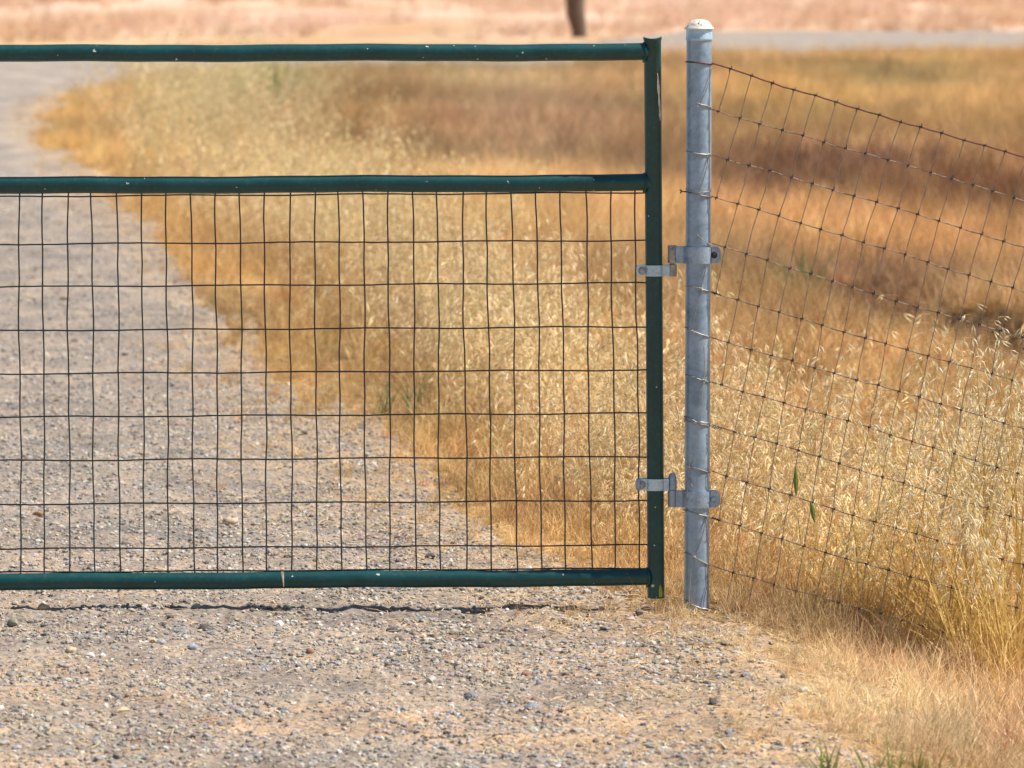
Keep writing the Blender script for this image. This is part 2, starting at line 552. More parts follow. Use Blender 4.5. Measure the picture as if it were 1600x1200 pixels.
def gtint(x, d):
    n = fbm(x * 1.3, d * 0.7, 60)
    near = sstep(14, 9.5, d)
    a = np.stack([0.355 + 0.03 * near, 0.325 + 0.015 * near, 0.295 + 0.0 * near], -1)
    far = sstep(18, 40, d)[..., None]
    a = a * (1 - far) + np.array([0.41, 0.385, 0.36]) * far
    s = drive_sd(x, d)
    warm = np.maximum(sstep(0.55, 0.0, s), 0.9 * np.exp(-((d - 11.9) / 0.28) ** 2) * sstep(-0.2, 0.25, x))[..., None] * 0.55
    a = a * (1 - warm) + np.array([0.50, 0.37, 0.22]) * warm
    t = (fbm(x * 2.2, d * 5.0, 62) > 0.56)[..., None] * near[..., None] * 0.35
    a = a * (1 - t) + np.array([0.62, 0.44, 0.27]) * t
    m4 = fbm(x * 6, d * 5, 66, 4)
    a = a * (0.62 + 0.76 * m4[..., None]) * (1 + (m4[..., None] - 0.5) * np.array([0.1, 0.0, -0.2]))
    return a * (0.9 + 0.2 * n[..., None])

# one sheet of ground, cut into its surfaces
pys = np.concatenate([np.linspace(1290, -5, 620)])
rows = FOC * CAM_H / (pys + 123)
rows = np.concatenate([[-40, -15, -5, 0, 2, 4, 6, 7.5, 8.4], rows, [125, 150, 190, 250, 350, 500, 700]])
rows = np.unique(rows)
uin = np.linspace(-0.13, 0.13, 480)
uout = np.array([0.14, 0.155, 0.175, 0.2, 0.24, 0.3, 0.4, 0.55, 0.8, 1.2, 2.0, 4.0])
us = np.concatenate([-uout[::-1], uin, uout])
DD, UU = np.meshgrid(rows, us, indexing='ij')
XX = UU * np.maximum(DD, 8.4)
ZZ = height(XX, np.maximum(DD, 1.0))
SD = sdf_all(XX, np.maximum(DD, 2.0))
RM = road_m(XX, DD)
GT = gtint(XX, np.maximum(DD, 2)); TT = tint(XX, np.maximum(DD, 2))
nr, nc = DD.shape
kind = np.where(SD > 0, 1, 0)
kind = np.where(RM, 2, kind)
kind = np.where((DD > 58) & (kind != 2) & (DD > road_edges(XX)[1]), 3, kind)
kc = kind[:-1, :-1]
idx = np.arange(nr * nc).reshape(nr, nc)
quads = np.stack([idx[:-1, :-1], idx[:-1, 1:], idx[1:, 1:], idx[1:, :-1]], -1)
P_ = np.stack([XX, DD - CAM_D, ZZ], -1).reshape(-1, 3)
def sheet(name, k, mat, colr):
    q = quads[kc == k]
    used, inv = np.unique(q, return_inverse=True)
    me = bpy.data.meshes.new(name)
    me.vertices.add(len(used)); me.vertices.foreach_set('co', P_[used].astype(np.float32).ravel())
    nq = len(q)
    me.loops.add(nq * 4); me.loops.foreach_set('vertex_index', inv.ravel().astype(np.int32))
    me.polygons.add(nq)
    me.polygons.foreach_set('loop_start', np.arange(0, nq * 4, 4, dtype=np.int32))
    me.polygons.foreach_set('loop_total', np.full(nq, 4, dtype=np.int32))
    me.polygons.foreach_set('use_smooth', np.ones(nq, bool))
    me.update(calc_edges=True)
    a = me.attributes.new('tint', 'FLOAT_COLOR', 'POINT')
    cc = np.concatenate([colr.reshape(-1, 3)[used], np.ones((len(used), 1))], 1).astype(np.float32)
    a.data.foreach_set('color', cc.ravel())
    me.materials.append(mat)
    o = link(name, me)
    o['kind'] = 'structure'
    return o
RT = np.array([0.40, 0.375, 0.35]) * (0.92 + 0.16 * fbm(XX * 0.9, DD * 0.3, 70))[..., None]
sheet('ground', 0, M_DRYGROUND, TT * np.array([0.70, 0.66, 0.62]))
sheet('gravel_driveway', 1, M_GRAVEL, GT)
sheet('dirt_road', 2, M_ROAD, RT)
sheet('field', 3, M_FIELD, TT)

def gz(x, y):
    return float(height(np.array([x], float), np.array([y + CAM_D], float))[0])

# ------------------------------------------------------------------ prototypes for the stuff that nobody could count
def blade(mb, base, az, lean, L, w, curl, seg=4, mi=0, wob=0.0):
    """a tapered ribbon that bends over"""
    base = Vector(base)
    dirv = Vector((math.cos(az), math.sin(az), 0))
    side = Vector((-math.sin(az), math.cos(az), 0))
    tw = random.uniform(-1, 1)
    pts = []
    p = base.copy(); an = lean
    vs = []
    for i in range(seg + 1):
        t = i / seg
        ww = w * (1 - t ** 1.6) * 0.5 + 0.0002
        s2 = (side * math.cos(tw) + dirv * math.sin(tw)).normalized()
        vs += [p - s2 * ww, p + s2 * ww]
        pts.append(p.copy())
        step = L / seg
        p = p + (dirv * math.sin(an) + Vector((0, 0, 1)) * math.cos(an)) * step + side * random.uniform(-wob, wob) * step
        an += curl / seg
    fs = [(2 * i, 2 * i + 1, 2 * i + 3, 2 * i + 2) for i in range(seg)]
    mb.add(vs, fs, mi)
    return pts

def spikelet(mb, p, dirv, L, w, mi=1):
    """drooping oat husk: two long papery glumes that gape"""
    d = dirv.normalized()
    s = d.cross(Vector((random.uniform(-1, 1), random.uniform(-1, 1), 0.3))).normalized()
    s3 = d.cross(s)
    for k in (-1, 1):
        tip = p + d * L + s * k * L * 0.22
        midp = p + d * L * 0.4 + s * k * w * 0.75
        mb.add([p, midp + s3 * w * 0.5, tip, midp - s3 * w * 0.5, midp + s * k * w * 0.35],
               [(0, 1, 4), (1, 2, 4), (2, 3, 4), (3, 0, 4)], mi)

def oat(mb, base, H, nsp, lean=None, az=None, m_st=0, m_hd=1, spl=0.027, stw=0.0022):
    az = random.uniform(0, 2 * math.pi) if az is None else az
    lean = random.uniform(0.02, 0.3) if lean is None else lean
    pts = blade(mb, base, az, lean, H, stw, random.uniform(0.2, 0.7), 7, m_st, 0.05)
    for j in range(nsp):
        t = 0.55 + 0.45 * j / max(1, nsp - 1)
        f = t * (len(pts) - 1); i0 = min(int(f), len(pts) - 2)
        p = pts[i0].lerp(pts[i0 + 1], f - i0)
        a2 = random.uniform(0, 2 * math.pi)
        out = Vector((math.cos(a2), math.sin(a2), 0.25))
        ln = random.uniform(0.015, 0.05) * (1.3 - 0.6 * t)
        q = p + out * ln + Vector((0, 0, -0.25 * ln))
        w = Vector((0, 0, 0.0005))
        mb.add([p - w, p + w, q + w, q - w], [(0, 1, 2, 3)], m_st)
        spikelet(mb, q, Vector((out.x * 0.5, out.y * 0.5, random.uniform(-1.1, -0.25))), spl * random.uniform(0.75, 1.25), spl * 0.2, m_hd)
    for _ in range(2):
        blade(mb, base, random.uniform(0, 6.28), random.uniform(0.1, 0.6), H * random.uniform(0.3, 0.55), 0.003, random.uniform(0.5, 1.8), 4, m_st, 0.1)

def proto(name, fn, n, mats):
    c = bpy.data.collections.new(name)
    for i in range(n):
        mb = MB(); fn(mb)
        o = bpy.data.objects.new('%s_shape' % name, mb.mesh(name, mats, smooth=False))
        c.objects.link(o)
    return c

def short_tuft(mb):
    for _ in range(30):
        a = random.uniform(0, 6.28); r = random.uniform(0, 0.05)
        blade(mb, (math.cos(a) * r, math.sin(a) * r, -0.006), random.uniform(0, 6.28), random.uniform(0.05, 0.95), random.uniform(0.05, 0.15), random.uniform(0.0012, 0.0028), random.uniform(-0.2, 1.3), 3, int(random.random() < 0.3), 0.15)
def mid_tuft(mb):
    for _ in range(24):
        a = random.uniform(0, 6.28); r = random.uniform(0, 0.06)
        blade(mb, (math.cos(a) * r, math.sin(a) * r, -0.006), random.uniform(0, 6.28), random.uniform(0.03, 0.5), random.uniform(0.14, 0.34), random.uniform(0.0014, 0.0032), random.uniform(0.1, 1.5), 4, int(random.random() < 0.3), 0.12)
def oat_tuft(mb):
    for _ in range(4):
        a = random.uniform(0, 6.28); r = random.uniform(0, 0.06)
        oat(mb, (math.cos(a) * r, math.sin(a) * r, -0.006), random.uniform(0.22, 0.50), random.randint(5, 14))
def litter(mb):
    for _ in range(5):
        x, y = random.uniform(-.04, .04), random.uniform(-.04, .04)
        a = random.uniform(0, 6.28); L = random.uniform(0.015, 0.06)
        d = Vector((math.cos(a), math.sin(a), random.uniform(-0.12, 0.15))); s = Vector((-d.y, d.x, 0.3)) * 0.0009
        p = Vector((x, y, random.uniform(0.001, 0.006)))
        q = p + d * L * .5 + Vector((0, 0, random.uniform(0, .006))); r = p + d * L
        mb.add([p - s, p + s, q + s, q - s, r + s, r - s], [(0, 1, 2, 3), (3, 2, 4, 5)])
def rock_mesh(mb, sub=1, flat=0.65, jag=0.3):
    import bmesh
    bm = bmesh.new()
    bmesh.ops.create_icosphere(bm, subdivisions=sub, radius=1.0)
    off = Vector((random.uniform(0, 50),) * 3)
    st = Vector((random.uniform(0.75, 1.25), random.uniform(0.75, 1.1), flat))
    for v in bm.verts:
        n = mnoise.noise(v.co * 1.1 + off) + 0.4 * mnoise.noise(v.co * 2.7 + off)
        v.co = Vector((v.co.x * st.x, v.co.y * st.y, v.co.z * st.z)) * (1 + jag * n)
    mb.add([v.co[:] for v in bm.verts], [[v.index for v in f.verts] for f in bm.faces])
    bm.free()

PR_SHORT = proto('short_tuft', short_tuft, 12, [M_BLADE, M_BLADE2])
PR_MID = proto('mid_tuft', mid_tuft, 12, [M_BLADE, M_BLADE2])
PR_OAT = proto('oat_tuft', oat_tuft, 12, [M_BLADE, M_HEAD])
PR_LIT = proto('straw_litter', litter, 6, [M_BLADE])
PR_ROCK = proto('pebble', lambda mb: rock_mesh(mb, 1, random.uniform(0.5, 0.8), 0.45), 10, [M_PEBBLE])

def scatter(name, coll, x, d, z, scale, col, label, cat, tilt=0.12, full=False):
    n = len(x)
    me = bpy.data.meshes.new(name)
    me.vertices.add(n)
    me.vertices.foreach_set('co', np.stack([x, d - CAM_D, z], -1).astype(np.float32).ravel())
    def att(nm, ty, fld, arr):
        a = me.attributes.new(nm, ty, 'POINT'); a.data.foreach_set(fld, np.asarray(arr, np.float32).ravel())
    att('tint', 'FLOAT_COLOR', 'color', np.concatenate([np.clip(col, 0.01, 0.98), np.ones((n, 1))], 1))
    att('size', 'FLOAT', 'value', scale)
    # every clump is turned at random, then leans a little downwind (towards +x)
    ln = 0.16 + rng.normal(0, tilt, n); aa = rng.uniform(0, 6.283, n)
    rot = np.stack([np.arctan2(np.sin(ln) * np.sin(aa), np.cos(ln)), np.arcsin(np.sin(ln) * np.cos(aa)), np.arctan2(np.sin(aa), np.cos(ln) * np.cos(aa))], -1)
    if full:
        rot = rng.uniform(0, 6.283, (n, 3)) * np.array([0.06, 0.06, 1])
    att('turn', 'FLOAT_VECTOR', 'vector', rot)
    o = link(name, me)
    tag(o, label, cat, None, 'stuff')
    ng = bpy.data.node_groups.new(name, 'GeometryNodeTree')
    ng.interface.new_socket('Geometry', in_out='INPUT', socket_type='NodeSocketGeometry')
    ng.interface.new_socket('Geometry', in_out='OUTPUT', socket_type='NodeSocketGeometry')
    gi, go = ng.nodes.new('NodeGroupInput'), ng.nodes.new('NodeGroupOutput')
    ip = ng.nodes.new('GeometryNodeInstanceOnPoints')
    ci = ng.nodes.new('GeometryNodeCollectionInfo')
    ci.inputs['Collection'].default_value = coll
    ci.inputs['Separate Children'].default_value = True
    ci.inputs['Reset Children'].default_value = True
    ip.inputs['Pick Instance'].default_value = True
    rv = ng.nodes.new('FunctionNodeRandomValue'); rv.data_type = 'INT'
    rv.inputs['Min'].default_value = 0; rv.inputs['Max'].default_value = len(coll.objects) - 1
    def named(nm, dt):
        q = ng.nodes.new('GeometryNodeInputNamedAttribute'); q.data_type = dt; q.inputs['Name'].default_value = nm
        return q.outputs['Attribute']
    L = ng.links
    L.new(gi.outputs[0], ip.inputs['Points'])
    L.new(ci.outputs[0], ip.inputs['Instance'])
    L.new([s for s in rv.outputs if s.type == 'INT'][0], ip.inputs['Instance Index'])
    L.new(named('size', 'FLOAT'), ip.inputs['Scale'])
    e2r = ng.nodes.new('FunctionNodeEulerToRotation')
    L.new(named('turn', 'FLOAT_VECTOR'), e2r.inputs[0])
    L.new(e2r.outputs[0], ip.inputs['Rotation'])
    L.new(ip.outputs[0], go.inputs[0])
    md = o.modifiers.new('scatter', 'NODES'); md.node_group = ng
    return o

UM = 0.14
def sample(d0, d1, dens):
    n = int(UM * (d1 * d1 - d0 * d0) * dens)
    d = np.sqrt(rng.uniform(d0 * d0, d1 * d1, n))
    return rng.uniform(-UM, UM, n) * d, d

def gather(bands, keepfn):
    xs, ds, ss = [], [], []
    for d0, d1, dens, sc in bands:
        x, d = sample(d0, d1, dens)
        k = keepfn(x, d) > rng.uniform(0, 1, len(x))
        xs.append(x[k]); ds.append(d[k]); ss.append(np.full(k.sum(), sc))
    return np.concatenate(xs), np.concatenate(ds), np.concatenate(ss)

def jitter(c, a=0.16):
    n = len(c)
    return c * (1 + rng.normal(0, a, (n, 1))) * (1 + rng.normal(0, a * 0.25, (n, 3)))

OATLINE = [(330, 215, 130), (450, 330, 90), (560, 450, 80), (700, 580, 85), (850, 690, 90), (985, 790, 80), (1180, 850, 85), (1400, 870, 105), (1700, 880, 150)]
def oatmask(x, d):
    px, py = 800 + FOC * x / d, FOC * CAM_H / d - 123
    m_ = np.zeros(x.shape)
    for a, b in zip(OATLINE[:-1], OATLINE[1:]):
        vx, vy = b[0] - a[0], b[1] - a[1]
        t = np.clip(((px - a[0]) * vx + (py - a[1]) * vy) / (vx * vx + vy * vy), 0, 1)
        r = np.hypot(px - a[0] - t * vx, py - a[1] - t * vy)
        w = a[2] + t * (b[2] - a[2])
        m_ = np.maximum(m_, np.exp(-(r / w) ** 2))
    return np.clip(m_ * (0.1 + 1.6 * fbm(x * 2.6, d * 1.6, 81)), 0, 1)

# short dry grass
def k_short(x, d):
    s = sdf_all(x, d)
    road = road_m(x, d)
    k = sstep(0.10, -0.05, s) * ~road * (d < road_edges(x)[0] + 0.5)
    k = k + 0.35 * sstep(0.50, 0.05, s) * (s > 0) * (0.3 + 0.7 * (d < 12))
    k = k + 0.8 * (s > 0) * np.exp(-((d - 11.93) / 0.07) ** 2) * sstep(0.05, 0.25, x) * sstep(0.5, 0.6, fbm(x * 9, d * 3, 98))
    k = k + 0.35 * (s > 0) * sstep(0.3, 0.5, x + 0.3 * fbm(x * 3, d * 3, 99)) * (d < 12.1) * (d > 10.3) * sstep(0.5, 0.6, fbm(x * 4, d * 4, 101))
    k = k + 0.9 * np.exp(-((x - 0.43) / 0.09) ** 2 - ((d - 11.93) / 0.08) ** 2) + 0.6 * np.exp(-((x - 0.33) / 0.06) ** 2 - ((d - 11.93) / 0.07) ** 2)
    return np.clip(k, 0, 1) * (0.55 + 0.45 * sstep(0.35, 0.6, fbm(x * 3, d * 2, 91)))
x, d, s = gather([(8.3, 14, 420, 0.9), (14, 20, 240, 1.15), (20, 34, 130, 1.35), (34, 66, 90, 1.35)], k_short)
z = height(x, d)
edge = sstep(0.05, -0.35, sdf_all(x, d))
front = sstep(12.1, 11.6, d)
s = s * (1 - 0.45 * lowgrass(x, d)) * (0.45 + 0.55 * edge) * (1 + 0.35 * front * sstep(0.9, 1.25, x)) * (1 - 0.15 * front * sstep(1.35, 0.6, x)) * rng.uniform(0.6, 1.25, len(x))
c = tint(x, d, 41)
nearedge = sstep(-0.9, -0.1, sdf_all(x, d)) * sstep(11.9, 12.6, d)
c = c * (1 - 0.5 * nearedge[:, None]) + np.array([0.72, 0.49, 0.21]) * 0.5 * nearedge[:, None]
scatter('dry_grass', PR_SHORT, x, d, z, s, jitter(c), 'short dry golden grass covering the ground beside the gravel driveway', 'grass', 0.18)

# taller rough grass
def k_mid(x, d):
    s = sdf_all(x, d)
    return sstep(-0.10, -0.5, s) * ~road_m(x, d) * (d < road_edges(x)[0] - 0.4) * np.maximum(sstep(11.75, 12.25, d + 0.35 * sstep(1.0, 1.3, x)), 0.8 * sstep(0.75, 1.2, x)) * (0.25 + 0.75 * sstep(0.4, 0.62, fbm(x * 1.1, d * 0.8, 92)))
x, d, s = gather([(9.0, 11.5, 60, 0.5), (11.5, 16, 130, 0.8), (16, 24, 70, 1.0), (24, 40, 26, 1.15), (40, 60, 12, 1.15)], k_mid)
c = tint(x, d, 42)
s = s * (1 - 0.7 * lowgrass(x, d)) * rng.uniform(0.55, 1.15, len(x)) * (0.65 + 0.35 * sstep(-0.2, -0.9, sdf_all(x, d)))
scatter('rough_grass', PR_MID, x, d, height(x, d), s, jitter(c * np.array([1.02, 1.0, 0.98])), 'taller straw coloured grass standing in the field behind the gate and fence', 'grass', 0.15)

# wild oats with pale husks
def k_oat(x, d):
    s = sdf_all(x, d)
    return oatmask(x, d) * sstep(-0.02, -0.3, s) * (d > 12.05) * ~road_m(x, d)
x, d, s = gather([(12.0, 15, 200, 1.0), (15, 20, 135, 1.1), (20, 30, 60, 1.2), (30, 48, 22, 1.4)], k_oat)
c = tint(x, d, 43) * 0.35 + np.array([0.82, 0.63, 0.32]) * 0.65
s = s * rng.uniform(0.45, 1.2, len(x))
scatter('wild_oats', PR_OAT, x, d, height(x, d), s, jitter(c, 0.12), 'pale wild oats with papery drooping husks in a band along the driveway and fence', 'wild oats', 0.10)

# low stubble on the far field
x, d, s = gather([(68, 118, 5, 3.2)], lambda x, d: (d > road_edges(x)[1] + 0.5) * sstep(0.35, 0.6, fbm(x * 0.5, d * 0.12, 95)))
scatter('field_stubble', PR_SHORT, x, d, height(x, d), s * rng.uniform(0.4, 1.0, len(x)), jitter(tint(x, d, 44) * 0.98, 0.08), 'low bleached stubble on the pale field beyond the dirt road', 'stubble', 0.2)

# straw bits lying on the gravel
x, d, s = gather([(8.6, 13, 700, 1.0), (13, 20, 260, 1.2), (20, 30, 40, 1.8)], lambda x, d: np.clip(0.18 + sstep(0.9, 0.0, np.abs(sdf_all(x, d))) * 0.8, 0, 1) * (0.4 + 0.6 * fbm(x * 4, d * 4, 96)))
c = np.tile(np.array([0.72, 0.54, 0.33]), (len(x), 1))
scatter('straw_litter', PR_LIT, x, d, height(x, d), s, jitter(c, 0.2), 'broken bits of straw lying scattered on the gravel driveway', 'straw')

# gravel
def gravel(name, bands, smin, smax, pw, label):
    x, d, s = gather(bands, lambda x, d: sstep(-0.12, 0.12, sdf_all(x, d)) * (0.25 + 0.75 * sstep(0.36, 0.62, fbm(x * 5.5, d * 4.5, 97))))
    n = len(x)
    r = smin + (smax - smin) * rng.uniform(0, 1, n) ** pw
    pal = 0.30 * np.array([0.40, 0.35, 0.29]) + 0.70 * np.array([[0.42, 0.38, 0.33], [0.50, 0.42, 0.32], [0.33, 0.32, 0.32], [0.27, 0.28, 0.31], [0.56, 0.50, 0.42], [0.66, 0.63, 0.58], [0.44, 0.29, 0.19], [0.13, 0.115, 0.11], [0.22, 0.16, 0.14]])
    pr = np.array([.20, .17, .15, .12, .13, .06, .06, .07, .08]); pr = pr / pr.sum()
    c = pal[rng.choice(len(pal), n, p=pr)]
    scatter(name, PR_ROCK, x, d, height(x, d) + r * s * 0.12, r * s, jitter(c, 0.14), label, 'gravel', full=True)
gravel('gravel', [(8.5, 13, 9000, 1.0), (13, 18, 6000, 1.0), (18, 30, 1400, 1.2)], 0.0016, 0.0085, 3.0, 'loose grey and tan gravel lying over the driveway')
gravel('pebbles', [(8.5, 14, 80, 1.0), (14, 22, 50, 1.0), (22, 34, 14, 1.2)], 0.007, 0.014, 2.5, 'larger scattered pebbles among the driveway gravel')

# ------------------------------------------------------------------ the gate
ROT = math.radians(0.34)                          # the gate hangs very slightly out of level
def gp(px, py, y=0.0):
    return at(px, py, y)
gate = empty('gate', at(1020, 940), 'dark green tubular steel gate filled with welded wire mesh, hung across the gravel driveway', 'gate')
XL = -1400                                       # left end of the gate in photo pixels
def rail(yl, yr, name='rail'):
    mb = MB()
    a = gp(XL + 13, yl + (yl - yr) * 1.4); b = gp(1016, yr)
    n = 60
    pts = [a.lerp(b, i / n) + Vector((0, 0, 0.0011 * math.sin(i * 0.55) + 0.0006 * math.sin(i * 1.7))) for i in range(n + 1)]
    mb.tube(pts, 0.0201, 24)
    return mb.build(name, M_PAINT, gate)
rail(83.5, 81.5); rail(290, 285.5); rail(909.5, 902)
# stiles: open topped tubes with a crimped lip
def stile(x0, y0, x1, y1, xo=0):
    mb = MB()
    a, b = gp(x0, y0), gp(x1, y1)
    ax = (a - b)
    seg = 24
    prof = [(0.0165, -0.03), (0.0165, 0.0), (0.0212, 0.0008), (0.0218, -0.002), (0.0202, -0.006)]
    H = ax.length
    vs = []
    lv = [(0.0165, H - 0.05), (0.0168, H - 0.001), (0.0214, H + 0.0006), (0.0220, H - 0.003), (0.0203, H - 0.008), (0.0202, H * 0.66), (0.0202, H * 0.33), (0.0202, 0.0), (0.0165, 0.0)]
    t = ax.normalized(); u = t.cross(Vector((0, 1, 0))).normalized(); v = t.cross(u)
    for r, h in lv:
        for k in range(seg):
            an = 2 * math.pi * k / seg
            # the lip dips where the tube end is cut to a saddle
            dip = 0.005 * math.cos(an) ** 2 if h > H - 0.004 else 0
            vs.append(b + t * (h + dip - (0.003 if h > H - .004 else 0)) + (u * math.cos(an) + v * math.sin(an)) * r)
    fs = [(i * seg + k, i * seg + (k + 1) % seg, (i + 1) * seg + (k + 1) % seg, (i + 1) * seg + k) for i in range(len(lv) - 1) for k in range(seg)]
    fs.append(tuple(range(seg)))
    mb.add(vs, fs)
    return mb.build('stile', M_PAINT, gate)
stile(1019.5, 59, 1025, 934)
stile(XL, 68, XL + 6, 950)
# weld beads
for (x, y) in ((1007.5, 82), (1008, 286), (1013, 902)):
    mb = MB(); c = gp(x, y)
    ring = [c + Vector((0.0022 * math.cos(a * 2), 0.0205 * math.cos(a), 0.0208 * math.sin(a))) for a in [2 * math.pi * k / 28 for k in range(29)]]
    mb.tube(ring, [0.0034 + 0.0008 * math.sin(k * 2.9) for k in range(29)], 6, False)
    mb.build('weld_bead', M_PAINT, gate)
# welded wire mesh
def hy(y, x):                                     # rows follow the tilt of the gate
    return y + (600 - x) * 0.0062
rowsy = [303.5, 378, 444.5, 513, 580.5, 648, 716, 784.5, 854, 890.5]
for i, y in enumerate(rowsy):
    mb = MB()
    n = 130
    pts = []
    for k in range(n + 1):
        x = XL + 8 + (1011 - XL - 8) * k / n
        pts.append(gp(x, hy(y, x) + 0.8 * math.sin(k * 0.4 + i * 2) + random.uniform(-0.35, 0.35), 0.0018))
    mb.tube(pts, 0.0019, 6)
    mb.build('horizontal_wire', M_WIRE, gate)
for k in range(62):
    x0 = 992 - 38.55 * k + random.uniform(-0.8, 0.8)
    if x0 < XL + 20: break
    mb = MB(); pts = []
    ph = random.uniform(0, 6)
    for j in range(27):
        t = j / 26
        y = 295 + 600 * t
        seg_ = (t * 8.7) % 1
        x = x0 + 8.5 * t * (0.5 + 0.5 * (k < 8)) + 0.9 * math.sin(t * 9 + ph) + 0.7 * math.sin(t * 27 + ph) + random.uniform(-.3, .3)
        pts.append(gp(x, hy(y, x), -0.0019))
    mb.tube(pts, 0.0018, 6)
    mb.build('vertical_wire', M_WIRE, gate)
# scraped paint on the hinge stile
def scrape(path, wid, mat, par, cx_fn, R):
    """strip lying on the front of an upright tube: path [(px, py)]"""
    mb = MB(); vs = []
    for (x, y), w in zip(path, wid):
        cx = cx_fn(y)
        for q in (x - w / 2, x, x + w / 2):
            c = at(cx, y); dx = max(-0.97, min(0.97, (at(q, y).x - c.x) / R))
            vs.append((c.x + dx * (R + 0.0006), -(R + 0.0006) * math.sqrt(1 - dx * dx), c.z))
    n = len(path)
    fs = []
    for i in range(n - 1):
        for k in range(2):
            fs.append((i * 3 + k, i * 3 + k + 1, i * 3 + k + 4, i * 3 + k + 3))
    mb.add(vs, fs)
    return mb.build('paint_scrape', mat, par)
stx = lambda y: 1019.5 + (y - 59) / 875 * 5.5
scrape([(1027, 114), (1027.6, 122), (1028, 132), (1028.5, 142), (1029, 150), (1029.6, 160), (1030.2, 170), (1030.6, 180), (1031, 188)],
       [0.8, 2.2, 3.6, 3.8, 2.0, 3.4, 2.4, 3.2, 0.8], M_BARE, gate, stx, 0.0203)
M_LIME = stone_mat('lime_paint', (0.36, 0.38, 0.05))
scrape([(1031, 912), (1031.5, 918), (1031.6, 924), (1031.8, 931)], [1.2, 4.6, 5.6, 5.2], M_LIME, gate, stx, 0.0203)

# ------------------------------------------------------------------ hinge hardware on the gate
def bolt(mb, c, r, L, facing=-1, hexa=True):
    """bolt along y: washer, hex nut, stub; c is on the face"""
    cx, cy, cz = c
    def disc(rr, y0, y1, seg, rot=0.0):
        vs = [(cx + rr * math.cos(2 * math.pi * k / seg + rot), y, cz + rr * math.sin(2 * math.pi * k / seg + rot)) for y in (y0, y1) for k in range(seg)]
        fs = [(k, (k + 1) % seg, seg + (k + 1) % seg, seg + k) for k in range(seg)] + [tuple(range(seg)), tuple(range(2 * seg - 1, seg - 1, -1))]
        mb.add(vs, fs)
    disc(r * 1.25, cy, cy + facing * 0.0015, 20)
    disc(r * 0.95, cy + facing * 0.0016, cy + facing * 0.007, 6 if hexa else 16, 0.3)
    disc(r * 0.5, cy + facing * 0.0072, cy + facing * L, 12)

def U(px): return (px - 800) * 0.0015
def gate_hinge(y0, y1, xl, xr, style):
    cz = (at(1020, y0).z, at(1020, y1).z); z1, z0 = cz
    root_c = at(stx((y0 + y1) / 2), (y0 + y1) / 2)
    R = 0.0212; X = root_c.x
    xl_, xr_ = at(xl, y0).x, at(xr, y0).x
    zm = (z0 + z1) / 2; hh = (z1 - z0) / 2
    mb = MB()
    for sgn in (-1, 1):
        path = []
        yy = -0.008
        path += [(xl_, sgn * -yy * -1 * 1.0 if False else sgn * 0.0085, zm - hh * 0.45, zm + hh * 0.45), (xl_ + 0.0025, sgn * 0.0085, zm - hh * 0.85, zm + hh * 0.85), (xl_ + 0.006, sgn * 0.0085, z0, z1)]
        a0 = math.asin(0.0085 / R)
        for k in range(13):
            an = math.pi - a0 - (math.pi - 2 * a0) * k / 12
            path.append((X + R * math.cos(an), sgn * R * math.sin(an), z0, z1))
        path += [(xr_, sgn * 0.0085, z0, z1)]
        mb.ribbon(path if sgn > 0 else path[::-1], -0.003)
    h = mb.build('hinge_strap', M_BRIGHT, gate)
    b = MB()
    bolt(b, (xl_ + 0.0145, -0.0116, zm), 0.0078, 0.011)
    b.tube([(xl_ + 0.0145, -0.011, zm), (xl_ + 0.0145, 0.018, zm)], 0.0038, 10)
    b.build('bolt', M_WEATHER, h)
    # knuckle that drops over the pin
    k = MB(); px = at(1050.5, y0).x
    if style == 0:
        k.lathe([(0.004, z0 - 0.001), (0.0102, z0 - 0.001), (0.0105, z0 + 0.002), (0.0105, z1 - 0.001), (0.0098, z1 + 0.001), (0.004, z1 + 0.001)], (px, 0, 0), 20)
    else:
        k.lathe([(0.003, z0 + 0.001), (0.0105, z0 + 0.001), (0.0105, z1 - 0.004), (0.0095, z1 + 0.004), (0.006, z1 + 0.012), (0.0, z1 + 0.013)], (px, 0, 0), 20)
    k.build('hinge_knuckle', M_WEATHER if style == 0 else M_GALV, h)
gate_hinge(414, 431, 994, 1046, 0)
gate_hinge(747.5, 765.5, 993, 1045, 1)
# bent, weathered end of the lower strap
mb = MB(); c = at(997, 756)
mb.tube([c + Vector((0, -0.016, -0.013)), c + Vector((0, -0.0165, 0)), c + Vector((0, -0.016, 0.013))], [0.005, 0.0066, 0.005], 12)
mb.build('strap_lug', M_GALV, gate)

# ------------------------------------------------------------------ the post
PXT, PXB = 1092.5, 1088.5
RP = 0.0296
pcx = lambda y: PXT + (y - 45) / 905 * (PXB - PXT)
post = empty('fence_post', (at(1088.5, 957).x, 0, 0), 'round galvanised steel post with domed cap, carrying the gate hinges and wire fence', 'post')
mb = MB()
pb, pt = at(1088.3, 975), at(PXT, 46)
pb.z = -0.05
mb.tube([pb.lerp(pt, i / 10) for i in range(11)], RP, 40)
mb.build('pipe', M_GALV, post)
mb = MB(); c = at(PXT, 45)
mb.lathe([(RP + 0.0012, -0.027), (RP + 0.0022, -0.0255), (RP + 0.0024, -0.022), (RP + 0.0012, -0.019), (RP + 0.0012, -0.002), (RP + 0.001, 0.0)], c, 40)
col_o = mb.build('cap_collar', M_BRIGHT, post)
mb = MB()
mb.lathe([(0.028, -0.0004), (0.0345, -0.0006), (0.0350, 0.0008), (0.0342, 0.0026), (0.030, 0.0065), (0.0265, 0.0115), (0.0225, 0.0160), (0.017, 0.0195), (0.0105, 0.0215), (0.004, 0.0222), (0.0, 0.0222)], c, 40)
cap = mb.build('post_cap', M_CAP, post)
M_LICHEN = stone_mat('lichen', (0.20, 0.19, 0.06))
